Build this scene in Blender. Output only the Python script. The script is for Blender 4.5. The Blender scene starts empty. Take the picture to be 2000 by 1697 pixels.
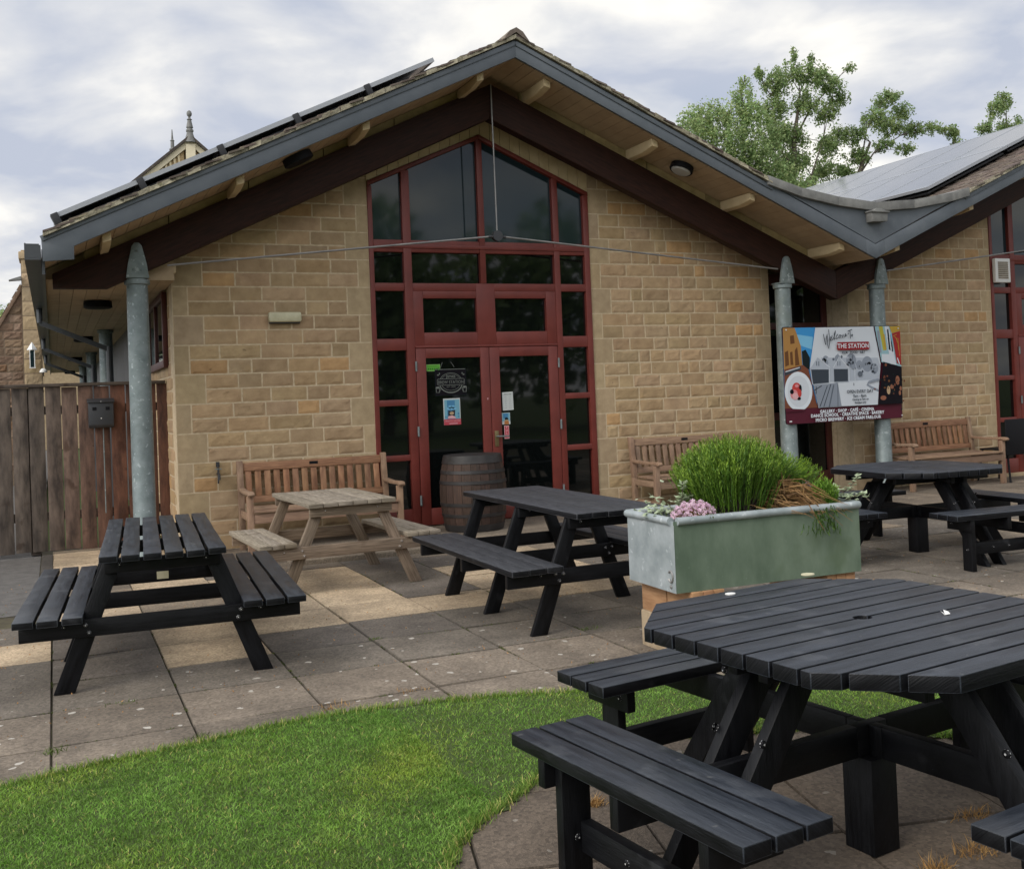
import bpy, bmesh, math, random
import numpy as np
from mathutils import Vector, Matrix
R = math.radians
rnd = random.Random(7)
scene = bpy.context.scene
col = scene.collection

# ------------------------------------------------------------------ helpers
class MB:
    """collects shapes into ONE mesh; per-face material index, tint, uv along the grain"""
    def __init__(s): s.v=[]; s.f=[]; s.m=[]; s.t=[]; s.uv=[]
    def face(s, idx, m=0, t=(1,1,1), uv=None):
        s.f.append(tuple(idx)); s.m.append(m); s.t.append(t)
        s.uv.append(uv if uv else [(s.v[i][0]+s.v[i][2]*.37, s.v[i][1]+s.v[i][2]*.61) for i in idx])
    def verts(s, pts):
        n=len(s.v); s.v += [tuple(p) for p in pts]; return n
    def hexa(s, P, m=0, t=None, ax=None):
        """8 points: bottom 0-3 ccw, top 4-7"""
        t = t or (1,1,1); n=s.verts(P); P=[Vector(p) for p in P]
        if ax is None:
            e=[P[1]-P[0],P[3]-P[0],P[4]-P[0]]; ax=max(e,key=lambda q:q.length)
        ax=ax.normalized() if ax.length>0 else Vector((1,0,0))
        o1=ax.orthogonal().normalized(); o2=ax.cross(o1); off=rnd.uniform(0,50)
        for q in ((3,2,1,0),(4,5,6,7),(0,1,5,4),(1,2,6,5),(2,3,7,6),(3,0,4,7)):
            uv=[(P[i].dot(ax)+off, P[i].dot(o1)*1.0+P[i].dot(o2)*1.31+off*3) for i in q]
            s.face([n+i for i in q],m,t,uv)
    def box(s, x0,x1,y0,y1,z0,z1, m=0, t=None):
        s.hexa([(x0,y0,z0),(x1,y0,z0),(x1,y1,z0),(x0,y1,z0),(x0,y0,z1),(x1,y0,z1),(x1,y1,z1),(x0,y1,z1)],m,t)
    def beam(s, a, b, w, h, up=(0,0,1), m=0, t=None):
        a=Vector(a); b=Vector(b); d=(b-a).normalized(); u=Vector(up)
        r=d.cross(u).normalized()*(w/2); u=r.normalized().cross(d)*(h/2)
        s.hexa([a-r-u,a+r-u,b+r-u,b-r-u,a-r+u,a+r+u,b+r+u,b-r+u],m,t,d)
    def prism(s, poly, y0, y1, m=0, t=None, plane='xz', mside=None):
        """polygon in xz (extruded along y) or xy (along z) or yz (along x)"""
        t=t or (1,1,1)
        f={'xz':lambda p,k:(p[0],k,p[1]),'xy':lambda p,k:(p[0],p[1],k),'yz':lambda p,k:(k,p[0],p[1])}[plane]
        n0=s.verts([f(p,y0) for p in poly]); n1=s.verts([f(p,y1) for p in poly]); k=len(poly)
        s.face([n0+i for i in range(k)],m,t); s.face([n1+i for i in reversed(range(k))],m,t)
        for i in range(k):
            j=(i+1)%k; s.face([n0+i,n1+i,n1+j,n0+j],m if mside is None else mside,t)
    def flat(s, poly, m=0, t=None):
        t=t or (1,1,1); n=s.verts(poly); s.face(range(n,n+len(poly)),m,t)
    def tube(s, pts, rad, n=8, m=0, t=None, cap=True):
        t=t or (1,1,1); pts=[Vector(p) for p in pts]
        if not hasattr(rad,'__len__'): rad=[rad]*len(pts)
        prev=None; L=0
        for i,p in enumerate(pts):
            d=(pts[min(i+1,len(pts)-1)]-pts[max(i-1,0)]).normalized()
            if i==0: o1=d.orthogonal().normalized()
            else: o1=(o1-d*o1.dot(d)).normalized()
            o2=d.cross(o1)
            ring=s.verts([p+(o1*math.cos(2*math.pi*k/n)+o2*math.sin(2*math.pi*k/n))*rad[i] for k in range(n)])
            if prev is not None:
                L2=L+(p-pts[i-1]).length
                for k in range(n):
                    j=(k+1)%n
                    s.face([prev+k,prev+j,ring+j,ring+k],m,t,[(L,k/n*.3),(L,(k+1)/n*.3),(L2,(k+1)/n*.3),(L2,k/n*.3)])
                L=L2
            elif cap: s.face([ring+k for k in reversed(range(n))],m,t)
            prev=ring
        if cap: s.face([prev+k for k in range(n)],m,t)
    def lathe(s, prof, c, n=24, m=0, t=None, mats=None):
        """profile [(r,z)] about a vertical axis at c"""
        t=t or (1,1,1); rings=[]
        for r,z in prof: rings.append(s.verts([(c[0]+r*math.cos(2*math.pi*k/n),c[1]+r*math.sin(2*math.pi*k/n),c[2]+z) for k in range(n)]))
        for i in range(len(prof)-1):
            for k in range(n):
                j=(k+1)%n; mm=mats[i] if mats else m
                s.face([rings[i]+k,rings[i]+j,rings[i+1]+j,rings[i+1]+k],mm,t,[(prof[i][1],k/n),(prof[i][1],(k+1)/n),(prof[i+1][1],(k+1)/n),(prof[i+1][1],k/n)])
        s.face([rings[0]+k for k in reversed(range(n))],m,t)
        s.face([rings[-1]+k for k in range(n)],mats[-1] if mats else m,t)
    def dome(s, c, r, nrm, m=0, n=8):
        nrm=Vector(nrm).normalized(); o1=nrm.orthogonal().normalized(); o2=nrm.cross(o1); c=Vector(c); prev=None
        for a,hh in ((1,0),(.9,.4),(.5,.7)):
            ring=s.verts([c+(o1*math.cos(2*math.pi*k/n)+o2*math.sin(2*math.pi*k/n))*r*a+nrm*hh*r*.8 for k in range(n)])
            if prev is not None:
                for k in range(n): s.face([prev+k,prev+(k+1)%n,ring+(k+1)%n,ring+k],m)
            prev=ring
        s.face([prev+k for k in range(n)],m)
    def xform(s, M, start=0):
        s.v[start:]=[tuple(M@Vector(p)) for p in s.v[start:]]
    def text(s, body, size, M, m=0, t=None, align='CENTER', depth=0.0, spacing=1.0, sx=1.0, bold=0.0):
        """letters as flat faces; M maps text plane (x right, y up) into the scene"""
        cu=bpy.data.curves.new('t','FONT'); cu.body=body; cu.size=size; cu.align_x=align; cu.space_character=spacing
        cu.resolution_u=2; cu.offset=bold
        ob=bpy.data.objects.new('t',cu); col.objects.link(ob)
        dg=bpy.context.evaluated_depsgraph_get(); me=bpy.data.meshes.new_from_object(ob.evaluated_get(dg))
        n=s.verts([M@Vector((v.co.x*sx,v.co.y,0)) for v in me.vertices])
        for p in me.polygons: s.face([n+i for i in p.vertices],m,t or (1,1,1))
        bpy.data.objects.remove(ob); bpy.data.meshes.remove(me); bpy.data.curves.remove(cu)
    def build(s, name, mats, parent=None, bevel=0, smooth=False, loc=None, rot=None):
        me=bpy.data.meshes.new(name); me.from_pydata(s.v,[],s.f)
        if not isinstance(mats,(list,tuple)): mats=[mats]
        for q in mats: me.materials.append(q)
        me.polygons.foreach_set('material_index',np.array(s.m,dtype=np.int32))
        cnt=[len(f) for f in s.f]
        ca=me.color_attributes.new('tint','FLOAT_COLOR','CORNER')
        a=np.repeat(np.array([(*q,1) for q in s.t],dtype=np.float32),cnt,axis=0); ca.data.foreach_set('color',a.ravel())
        uv=me.uv_layers.new(name='UVMap'); uv.data.foreach_set('uv',np.array([c for f in s.uv for c in f],dtype=np.float32).ravel())
        if bevel>0:
            bm=bmesh.new(); bm.from_mesh(me)
            es=[e for e in bm.edges if len(e.link_faces)==2 and e.calc_face_angle(0)>R(28)]
            bmesh.ops.bevel(bm,geom=es,offset=bevel,segments=2,affect='EDGES',profile=.5,clamp_overlap=True)
            bm.to_mesh(me); bm.free()
        if smooth or bevel>0:
            me.polygons.foreach_set('use_smooth',np.ones(len(me.polygons),dtype=bool))
            me.set_sharp_from_angle(angle=R(32))
        me.update()
        ob=bpy.data.objects.new(name,me); col.objects.link(ob)
        if parent: ob.parent=parent
        if loc: ob.location=loc
        if rot: ob.rotation_euler=rot
        return ob

def tag(o,label=None,cat=None,group=None,kind=None):
    if label: o['label']=label
    if cat: o['category']=cat
    if group: o['group']=group
    if kind: o['kind']=kind
    return o
def thing(name,label,cat,loc=(0,0,0),rz=0,group=None):
    o=bpy.data.objects.new(name,None); col.objects.link(o); o.location=loc; o.rotation_euler=(0,0,rz)
    o.empty_display_size=.2
    return tag(o,label,cat,group)
def copy_tree(o,parent=None):
    c=o.copy(); col.objects.link(c); c.parent=parent
    for ch in [k for k in scene.objects if k.parent==o]: copy_tree(ch,c)
    return c
def jit(a=.12,hue=.03):
    k=1+rnd.uniform(-a,a); return (k*(1+rnd.uniform(-hue,hue)),k,k*(1+rnd.uniform(-hue,hue)))

# ------------------------------------------------------------------ materials
def mat(name,a,b=None,scale=6,stretch=None,rough=.7,bump=.15,bscale=60,metal=0,spec=.5,lo=.35,hi=.65,detail=5,coord='Object',rvar=.0,spots=None,transl=0,bdist=.004,extra=None):
    m=bpy.data.materials.new(name); m.use_nodes=True; nt=m.node_tree; N=nt.nodes; L=nt.links
    P=N['Principled BSDF']; b=b or a
    tc=N.new('ShaderNodeTexCoord'); mp=N.new('ShaderNodeMapping'); L.new(tc.outputs['UV' if coord=='UV' else coord],mp.inputs[0])
    if stretch: mp.inputs['Scale'].default_value=stretch
    no=N.new('ShaderNodeTexNoise'); no.inputs['Scale'].default_value=scale; no.inputs['Detail'].default_value=detail; no.inputs['Roughness'].default_value=.6
    L.new(mp.outputs[0],no.inputs['Vector'])
    cr=N.new('ShaderNodeValToRGB'); cr.color_ramp.elements[0].position=lo; cr.color_ramp.elements[1].position=hi
    cr.color_ramp.elements[0].color=(*a,1); cr.color_ramp.elements[1].color=(*b,1); L.new(no.outputs['Fac'],cr.inputs[0])
    c=cr.outputs[0]
    if spots:   # (scale, threshold, colour, amount)
        for sc,th,cc,am in spots:
            n2=N.new('ShaderNodeTexNoise'); n2.inputs['Scale'].default_value=sc; n2.inputs['Detail'].default_value=3; L.new(tc.outputs['Object'],n2.inputs['Vector'])
            r2=N.new('ShaderNodeMapRange'); r2.inputs[1].default_value=th; r2.inputs[2].default_value=th+.08; r2.inputs[4].default_value=am; L.new(n2.outputs['Fac'],r2.inputs[0])
            mx=N.new('ShaderNodeMix'); mx.data_type='RGBA'; L.new(r2.outputs[0],mx.inputs[0]); L.new(c,mx.inputs[6]); mx.inputs[7].default_value=(*cc,1); c=mx.outputs[2]
    at=N.new('ShaderNodeAttribute'); at.attribute_name='tint'
    mu=N.new('ShaderNodeMix'); mu.data_type='RGBA'; mu.blend_type='MULTIPLY'; mu.inputs[0].default_value=1; L.new(c,mu.inputs[6]); L.new(at.outputs['Color'],mu.inputs[7])
    L.new(mu.outputs[2],P.inputs['Base Color'])
    P.inputs['Roughness'].default_value=rough; P.inputs['Metallic'].default_value=metal; P.inputs['Specular IOR Level'].default_value=spec
    if rvar:
        mr=N.new('ShaderNodeMapRange'); mr.inputs[3].default_value=rough-rvar; mr.inputs[4].default_value=rough+rvar; L.new(no.outputs['Fac'],mr.inputs[0]); L.new(mr.outputs[0],P.inputs['Roughness'])
    if bump:
        nb=N.new('ShaderNodeTexNoise'); nb.inputs['Scale'].default_value=bscale; nb.inputs['Detail'].default_value=4; L.new(mp.outputs[0],nb.inputs['Vector'])
        bp=N.new('ShaderNodeBump'); bp.inputs['Strength'].default_value=bump; bp.inputs['Distance'].default_value=bdist; L.new(nb.outputs['Fac'],bp.inputs['Height']); L.new(bp.outputs[0],P.inputs['Normal'])
    if transl:
        tr=N.new('ShaderNodeBsdfTranslucent'); L.new(mu.outputs[2],tr.inputs[0]); ms=N.new('ShaderNodeMixShader'); ms.inputs[0].default_value=transl
        L.new(P.outputs[0],ms.inputs[1]); L.new(tr.outputs[0],ms.inputs[2]); L.new(ms.outputs[0],N['Material Output'].inputs[0])
    return m
def plain(name,c,rough=.5,metal=0,spec=.5): return mat(name,c,c,rough=rough,metal=metal,spec=spec,bump=0)

M={}
G=(1,14,1)   # grain: slow along u, fast across v
M['plastic']=mat('black_recycled_plastic',(.0018,.0020,.0030),(.0075,.008,.010),scale=11,stretch=(.5,3,1),rough=.5,bump=.55,bscale=60,bdist=.003,coord='UV',rvar=.1,spec=.22,spots=[(6,.66,(.035,.036,.04),.5),(70,.72,(.05,.05,.052),.5)])  # near black copy for legs and board sides, their shade put into the colour
M['planks']=mat('skylit_dusty_planks',(.010,.0135,.020),(.030,.036,.047),scale=9,stretch=(.5,4,1),rough=.42,bump=.6,bscale=55,bdist=.003,coord='UV',rvar=.12,spec=.5,spots=[(6,.60,(.062,.068,.078),.5),(70,.70,(.09,.09,.092),.4),(2.2,.58,(.045,.049,.056),.5),(20,.72,(.14,.14,.135),.6)])  # lighter bluish base paints the sky sheen on the tops; spots are dust
M['blackwood']=mat('weathered_black_timber',(.011,.0125,.017),(.048,.050,.057),scale=7,stretch=G,rough=.62,bump=.4,bscale=14,coord='UV',rvar=.1)
M['bolt']=mat('zinc_bolt',(.62,.62,.63),rough=.35,metal=.35,bump=0)
M['greywood']=mat('weathered_grey_timber',(.14,.115,.085),(.32,.275,.215),scale=5,stretch=G,rough=.85,bump=.5,bscale=16,coord='UV',spots=[(3.2,.60,(.10,.075,.045),.7),(9,.68,(.40,.35,.29),.6)])
M['legwood']=mat('brown_softwood',(.11,.08,.055),(.25,.19,.135),scale=5,stretch=G,rough=.8,bump=.4,bscale=16,coord='UV',spots=[(4,.64,(.07,.045,.028),.7)])
M['teak']=mat('teak',(.15,.068,.034),(.31,.165,.088),scale=5,stretch=G,rough=.7,bump=.35,bscale=16,coord='UV',spots=[(4,.66,(.12,.055,.03),.6)])
M['teakgrey']=mat('greyed_teak',(.165,.10,.064),(.31,.205,.135),scale=5,stretch=G,rough=.8,bump=.4,bscale=16,coord='UV')
M['fence']=mat('fence_boards',(.045,.035,.029),(.155,.122,.098),scale=4,stretch=(.7,12,1),rough=.88,bump=.5,bscale=14,coord='UV',spots=[(5,.62,(.05,.032,.022),.8),(14,.70,(.03,.02,.015),.8)])
M['galv']=mat('galvanised_steel',(.13,.165,.168),(.225,.265,.27),scale=9,rough=.5,metal=.25,bump=.08,bscale=50,lo=.3,hi=.7,rvar=.08,spots=[(24,.62,(.40,.45,.46),.75),(3,.6,(.15,.18,.165),.6),(60,.68,(.5,.54,.55),.7)])
M['trough']=mat('galvanised_trough',(.24,.28,.29),(.42,.46,.48),scale=7,rough=.55,metal=.25,bump=.06,bscale=40,lo=.3,hi=.72,spots=[(22,.62,(.58,.62,.64),.7)])
M['algae']=mat('algae_covered_zinc',(.085,.125,.085),(.150,.20,.145),scale=5,rough=.72,metal=.0,bump=.06,bscale=40,spots=[(3.0,.60,(.075,.115,.05),.4),(40,.68,(.17,.22,.17),.6)],stretch=(1,1,.5))
M['mortar']=mat('lime_mortar',(.46,.365,.24),(.585,.48,.33),scale=20,rough=.95,bump=.4,bscale=90)
M['stone']=mat('sandstone',(.305,.208,.117),(.45,.325,.192),scale=7,rough=.92,bump=.42,bscale=80,bdist=.005,detail=10,lo=.28,hi=.72,spots=[(17,.69,(.13,.088,.05),.6),(4,.66,(.42,.28,.13),.4),(1.3,.60,(.225,.155,.092),.4),(.7,.58,(.36,.24,.12),.35)])
M['ashlar']=mat('dressed_sandstone',(.335,.25,.15),(.43,.33,.205),scale=9,rough=.9,bump=.35,bscale=120,detail=8,spots=[(7,.68,(.25,.16,.085),.5)])
M['oldstone']=mat('old_rubble_stone',(.16,.10,.066),(.28,.195,.135),scale=3,rough=.95,bump=.6,bscale=30,bdist=.02)
M['oldmortar']=mat('dark_old_mortar',(.15,.11,.075),(.22,.165,.115),scale=15,rough=.95,bump=.5,bscale=60)
M['soffit']=mat('painted_soffit_boards',(.36,.262,.162),(.43,.32,.20),scale=4,rough=.75,bump=.05,bscale=30)
M['cream']=mat('cream_painted_timber',(.50,.385,.22),(.58,.46,.28),scale=6,rough=.65,bump=.1,bscale=30,spots=[(5,.68,(.36,.27,.15),.6)])
M['litcream']=mat('lit_cream_paint',(.66,.58,.41),(.74,.66,.48),scale=3,rough=.65,bump=.1,bscale=30)  # brighter copy of the cream; light on the unshaded far gable put into the colour
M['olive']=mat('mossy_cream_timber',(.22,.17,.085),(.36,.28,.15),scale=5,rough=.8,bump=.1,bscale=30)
M['fascia']=mat('grey_painted_board',(.083,.098,.115),(.105,.120,.138),scale=5,rough=.5,bump=.05,bscale=20,rvar=.06,spots=[(10,.72,(.16,.16,.155),.5)])
M['gutter']=mat('dark_grey_gutter',(.045,.05,.056),(.06,.066,.074),rough=.45,bump=0)
M['glulam']=mat('dark_stained_glulam',(.018,.008,.006),(.040,.0155,.0105),scale=5,stretch=(1,9,1),spec=.2,rough=.6,bump=.2,bscale=20,coord='UV',rvar=.08)
M['red']=mat('oxide_red_paint',(.128,.021,.015),(.170,.030,.022),scale=4,rough=.5,bump=.06,bscale=40,rvar=.06,spots=[(9,.70,(.12,.03,.025),.5)])
M['darkred']=mat('dark_red_paint',(.06,.014,.012),(.09,.02,.016),rough=.5,bump=.05)
M['lead']=mat('weathered_lead',(.13,.13,.125),(.20,.20,.19),scale=9,rough=.75,bump=.3,bscale=30)
M['tile']=mat('concrete_roof_tile',(.095,.074,.063),(.17,.140,.118),scale=9,rough=.92,bump=.5,bscale=50,spots=[(9,.62,(.26,.235,.16),.7),(14,.68,(.09,.085,.05),.7)])
M['verge']=mat('mossy_verge_mortar',(.19,.17,.12),(.36,.33,.25),scale=14,rough=.95,bump=.9,bscale=60,bdist=.012,spots=[(12,.63,(.10,.095,.05),.8)])
M['pvframe']=mat('solar_panel_frame',(.34,.36,.39),rough=.4,metal=.2,bump=0)
M['pvglass']=mat('solar_panel_glass',(.11,.12,.135),(.14,.148,.165),rough=.09,bump=0,spec=1.0)
M['pvglass'].node_tree.nodes['Principled BSDF'].inputs['IOR'].default_value=2.3
M['pvdark']=plain('solar_rail_black',(.012,.013,.016),.5)
M['steel']=mat('steel_rod',(.22,.22,.22),(.32,.31,.30),rough=.45,metal=.6,bump=0)
M['darksteel']=plain('dark_grey_metal',(.05,.052,.058),.45,.3)
M['black']=plain('matt_black',(.008,.008,.010),.6,0,.15)
M['white']=plain('white_plastic',(.72,.72,.70),.45)
M['opal']=plain('opal_diffuser',(.42,.42,.40),.4)
M['lampcream']=mat('aged_cream_plastic',(.46,.43,.28),(.56,.53,.37),scale=12,rough=.5,bump=.03)
M['brass']=mat('aged_brass',(.22,.17,.085),rough=.45,metal=.7,bump=0)
M['barrel']=mat('oak_barrel_stave',(.020,.0115,.008),(.054,.029,.019),scale=4,stretch=(1.2,30,1),rough=.75,bump=.4,bscale=14,coord='UV',spots=[(5,.62,(.035,.02,.014),.7)])
M['hoop']=mat('iron_hoop',(.016,.015,.015),(.034,.031,.031),rough=.55,metal=.2,bump=.1)
M['barreltop']=mat('grey_barrel_head',(.34,.32,.29),(.45,.43,.40),scale=5,stretch=(1,6,1),rough=.8,bump=.2)
M['timber']=mat('sleeper_timber',(.30,.155,.075),(.44,.25,.13),scale=6,stretch=(1,1,6),rough=.8,bump=.3,bscale=20)
M['block']=mat('concrete_block',(.33,.25,.16),(.43,.34,.23),scale=12,rough=.95,bump=.5,bscale=60)
M['soil']=mat('potting_soil',(.03,.02,.014),(.07,.045,.03),scale=20,rough=1,bump=1,bscale=60,bdist=.01)
M['bark']=mat('bark',(.07,.055,.042),(.14,.115,.09),scale=8,rough=.95,bump=.6,bscale=30)
M['leaf']=mat('leaf',(.24,.34,.14),(.36,.46,.20),scale=.8,rough=.55,bump=0,transl=.45,spec=.35)
M['leafdark']=mat('leaf_dark',(.19,.275,.11),(.30,.39,.165),scale=.8,rough=.6,bump=0,transl=.45,spec=.3)
M['hebe']=mat('shrub_green',(.085,.20,.018),(.15,.31,.035),scale=9,rough=.55,bump=0,transl=.3,spec=.3)
M['straw']=mat('dead_straw',(.26,.14,.055),(.45,.29,.14),scale=14,rough=.9,bump=0,transl=.15)
M['greyleaf']=mat('silver_green_leaf',(.36,.45,.26),(.55,.62,.45),scale=30,rough=.7,bump=0,transl=.25)
M['pink']=mat('pink_petal',(.55,.30,.47),(.74,.53,.66),scale=20,rough=.7,bump=0,transl=.25)
M['grass']=mat('lawn_blades',(.125,.262,.036),(.225,.385,.078),scale=9,rough=.6,bump=0,transl=.35,spec=.25,lo=.3,hi=.7)
M['drygrass']=mat('dry_grass',(.33,.18,.06),(.48,.30,.12),scale=20,rough=.9,bump=0,transl=.2)
M['weed']=mat('green_weed',(.06,.10,.02),(.13,.17,.04),scale=20,rough=.8,bump=0,transl=.25)

# paving slabs: exposed aggregate speckle, grime and pale lichen discs
def slab_mat():
    m=mat('concrete_slab',(.128,.110,.091),(.190,.165,.137),scale=3.2,rough=.93,bump=.8,bscale=150,bdist=.005,detail=10)
    nt=m.node_tree; N=nt.nodes; L=nt.links; P=N['Principled BSDF']; src=P.inputs['Base Color'].links[0].from_socket
    tc=N.new('ShaderNodeTexCoord')
    # aggregate grains
    v=N.new('ShaderNodeTexVoronoi'); v.inputs['Scale'].default_value=85; L.new(tc.outputs['Object'],v.inputs['Vector'])
    gr=N.new('ShaderNodeMix'); gr.data_type='RGBA'; gr.blend_type='OVERLAY'; gr.inputs[0].default_value=.36
    bw=N.new('ShaderNodeRGBToBW'); L.new(v.outputs['Color'],bw.inputs[0]); L.new(src,gr.inputs[6]); L.new(bw.outputs[0],gr.inputs[7])
    # grime clouds
    n=N.new('ShaderNodeTexNoise'); n.inputs['Scale'].default_value=1.3; n.inputs['Detail'].default_value=7; L.new(tc.outputs['Object'],n.inputs['Vector'])
    mr=N.new('ShaderNodeMapRange'); mr.inputs[1].default_value=.35; mr.inputs[2].default_value=.7; mr.inputs[3].default_value=.70; mr.inputs[4].default_value=1.18; L.new(n.outputs['Fac'],mr.inputs[0])
    gm=N.new('ShaderNodeMix'); gm.data_type='RGBA'; gm.blend_type='MULTIPLY'; gm.inputs[0].default_value=1; L.new(gr.outputs[2],gm.inputs[6]); L.new(mr.outputs[0],gm.inputs[7])
    # lichen: sparse small discs, many in patches
    w=N.new('ShaderNodeTexVoronoi'); w.inputs['Scale'].default_value=13; w.inputs['Randomness'].default_value=1
    nw=N.new('ShaderNodeTexNoise'); nw.inputs['Scale'].default_value=24; nw.inputs['Detail'].default_value=2; L.new(tc.outputs['Object'],nw.inputs['Vector'])
    ad=N.new('ShaderNodeVectorMath'); ad.operation='MULTIPLY_ADD'; L.new(nw.outputs['Color'],ad.inputs[0]); ad.inputs[1].default_value=(.05,.05,0); L.new(tc.outputs['Object'],ad.inputs[2]); L.new(ad.outputs[0],w.inputs['Vector'])
    sep=N.new('ShaderNodeSeparateColor'); L.new(w.outputs['Color'],sep.inputs[0])
    sz=N.new('ShaderNodeMath'); sz.operation='MULTIPLY'; L.new(sep.outputs[0],sz.inputs[0]); sz.inputs[1].default_value=.25
    lt=N.new('ShaderNodeMath'); lt.operation='LESS_THAN'; L.new(w.outputs['Distance'],lt.inputs[0]); L.new(sz.outputs[0],lt.inputs[1])
    g2=N.new('ShaderNodeMath'); g2.operation='GREATER_THAN'; L.new(sep.outputs[1],g2.inputs[0]); g2.inputs[1].default_value=.22
    mm=N.new('ShaderNodeMath'); mm.operation='MULTIPLY'; L.new(lt.outputs[0],mm.inputs[0]); L.new(g2.outputs[0],mm.inputs[1])
    la=N.new('ShaderNodeAttribute'); la.attribute_name='lichen'
    m3=N.new('ShaderNodeMath'); m3.operation='MULTIPLY'; L.new(mm.outputs[0],m3.inputs[0]); L.new(la.outputs['Fac'],m3.inputs[1])
    m4=N.new('ShaderNodeMath'); m4.operation='MULTIPLY'; L.new(m3.outputs[0],m4.inputs[0]); L.new(sep.outputs[2],m4.inputs[1])
    lx=N.new('ShaderNodeMix'); lx.data_type='RGBA'; L.new(m4.outputs[0],lx.inputs[0]); L.new(gm.outputs[2],lx.inputs[6]); lx.inputs[7].default_value=(.45,.42,.37,1)
    L.new(lx.outputs[2],P.inputs['Base Color'])
    return m
M['slab']=slab_mat()
M['joint']=mat('joint_soil',(.045,.036,.022),(.085,.075,.038),scale=9,rough=1,bump=.6)
M['lawnsoil']=mat('lawn_ground',(.045,.075,.012),(.06,.085,.018),scale=6,rough=1,bump=1,bscale=70,bdist=.02)
M['asphalt']=mat('asphalt',(.085,.08,.075),(.13,.122,.115),scale=9,rough=.95,bump=.8,bscale=160,detail=9,spots=[(60,.62,(.2,.19,.18),.6)])

def glass_mat(name,c,rough=.03):
    m=bpy.data.materials.new(name); m.use_nodes=True; P=m.node_tree.nodes['Principled BSDF']
    P.inputs['Base Color'].default_value=(*c,1); P.inputs['Roughness'].default_value=rough; P.inputs['IOR'].default_value=1.52
    N=m.node_tree.nodes; L=m.node_tree.links
    n=N.new('ShaderNodeTexNoise'); n.inputs['Scale'].default_value=1.4; tc=N.new('ShaderNodeTexCoord'); L.new(tc.outputs['Object'],n.inputs['Vector'])
    b=N.new('ShaderNodeBump'); b.inputs['Strength'].default_value=.05; b.inputs['Distance'].default_value=.02; L.new(n.outputs['Fac'],b.inputs['Height']); L.new(b.outputs[0],P.inputs['Normal'])
    return m
M['glass']=glass_mat('dark_window_glass',(.003,.004,.004))
M['gableglass']=glass_mat('sky_teal_gable_glass',(.012,.024,.029),.05)  # teal base stands in for the sky mirrored in the upper panes

# ------------------------------------------------------------------ camera, sky, sun
H=1.47
yaw,pitch,roll=.4152,.0181,-.0397
f=Vector((math.sin(yaw)*math.cos(pitch),math.cos(yaw)*math.cos(pitch),math.sin(pitch)))
r0=Vector((math.cos(yaw),-math.sin(yaw),0)); u0=r0.cross(f)
rr=r0*math.cos(roll)+u0*math.sin(roll); uu=u0*math.cos(roll)-r0*math.sin(roll)
cd=bpy.data.cameras.new('camera'); cam=bpy.data.objects.new('camera',cd); col.objects.link(cam)
cam.matrix_world=Matrix(((rr.x,uu.x,-f.x,0),(rr.y,uu.y,-f.y,0),(rr.z,uu.z,-f.z,H),(0,0,0,1)))
cd.sensor_width=36; cd.sensor_fit='HORIZONTAL'; cd.lens=36*2036.9/2000; cd.shift_y=-(848.5-733.3)/2000
cd.clip_end=2000; cd.clip_start=.05; scene.camera=cam

SUN_EL,SUN_AZ=R(38),R(-112)      # bright part of the cloud: to the left and a little behind the camera
w=bpy.data.worlds.new('World'); scene.world=w; w.use_nodes=True; nt=w.node_tree; N=nt.nodes; L=nt.links
bg=N['Background']; bg.inputs[1].default_value=.10
sky=N.new('ShaderNodeTexSky'); sky.sky_type='NISHITA'; sky.sun_disc=False; sky.sun_elevation=SUN_EL; sky.sun_rotation=SUN_AZ; sky.altitude=100
tc=N.new('ShaderNodeTexCoord'); sp=N.new('ShaderNodeSeparateXYZ'); L.new(tc.outputs['Generated'],sp.inputs[0])
mxz=N.new('ShaderNodeMath'); mxz.operation='MAXIMUM'; L.new(sp.outputs[2],mxz.inputs[0]); mxz.inputs[1].default_value=0
az=N.new('ShaderNodeMath'); az.operation='ADD'; L.new(mxz.outputs[0],az.inputs[0]); az.inputs[1].default_value=.22
dv=N.new('ShaderNodeVectorMath'); dv.operation='DIVIDE'; L.new(tc.outputs['Generated'],dv.inputs[0])
cb=N.new('ShaderNodeCombineXYZ'); L.new(az.outputs[0],cb.inputs[0]); L.new(az.outputs[0],cb.inputs[1]); cb.inputs[2].default_value=1; L.new(cb.outputs[0],dv.inputs[1])
mp=N.new('ShaderNodeMapping'); mp.inputs['Scale'].default_value=(1.6,1.6,1.6); mp.inputs['Rotation'].default_value=(0,0,R(28)); mp.inputs['Location'].default_value=(3.1,1.7,0); L.new(dv.outputs[0],mp.inputs[0])
n1=N.new('ShaderNodeTexNoise'); n1.inputs['Scale'].default_value=1.75; n1.inputs['Detail'].default_value=8; n1.inputs['Roughness'].default_value=.50; n1.inputs['Distortion'].default_value=.25; L.new(mp.outputs[0],n1.inputs['Vector'])
cr=N.new('ShaderNodeValToRGB'); e=cr.color_ramp.elements
e[0].position=.36; e[0].color=(5.0,5.45,6.5,1); e[1].position=.64; e[1].color=(10.0,9.75,9.2,1)
k=e.new(.50); k.color=(7.0,7.15,7.5,1); L.new(n1.outputs['Fac'],cr.inputs[0])
n2=N.new('ShaderNodeTexNoise'); n2.inputs['Scale'].default_value=.8; n2.inputs['Detail'].default_value=4; L.new(mp.outputs[0],n2.inputs['Vector'])
cov=N.new('ShaderNodeMapRange'); cov.inputs[1].default_value=.30; cov.inputs[2].default_value=.45; cov.inputs[3].default_value=.62; cov.inputs[4].default_value=1; L.new(n2.outputs['Fac'],cov.inputs[0])
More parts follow.
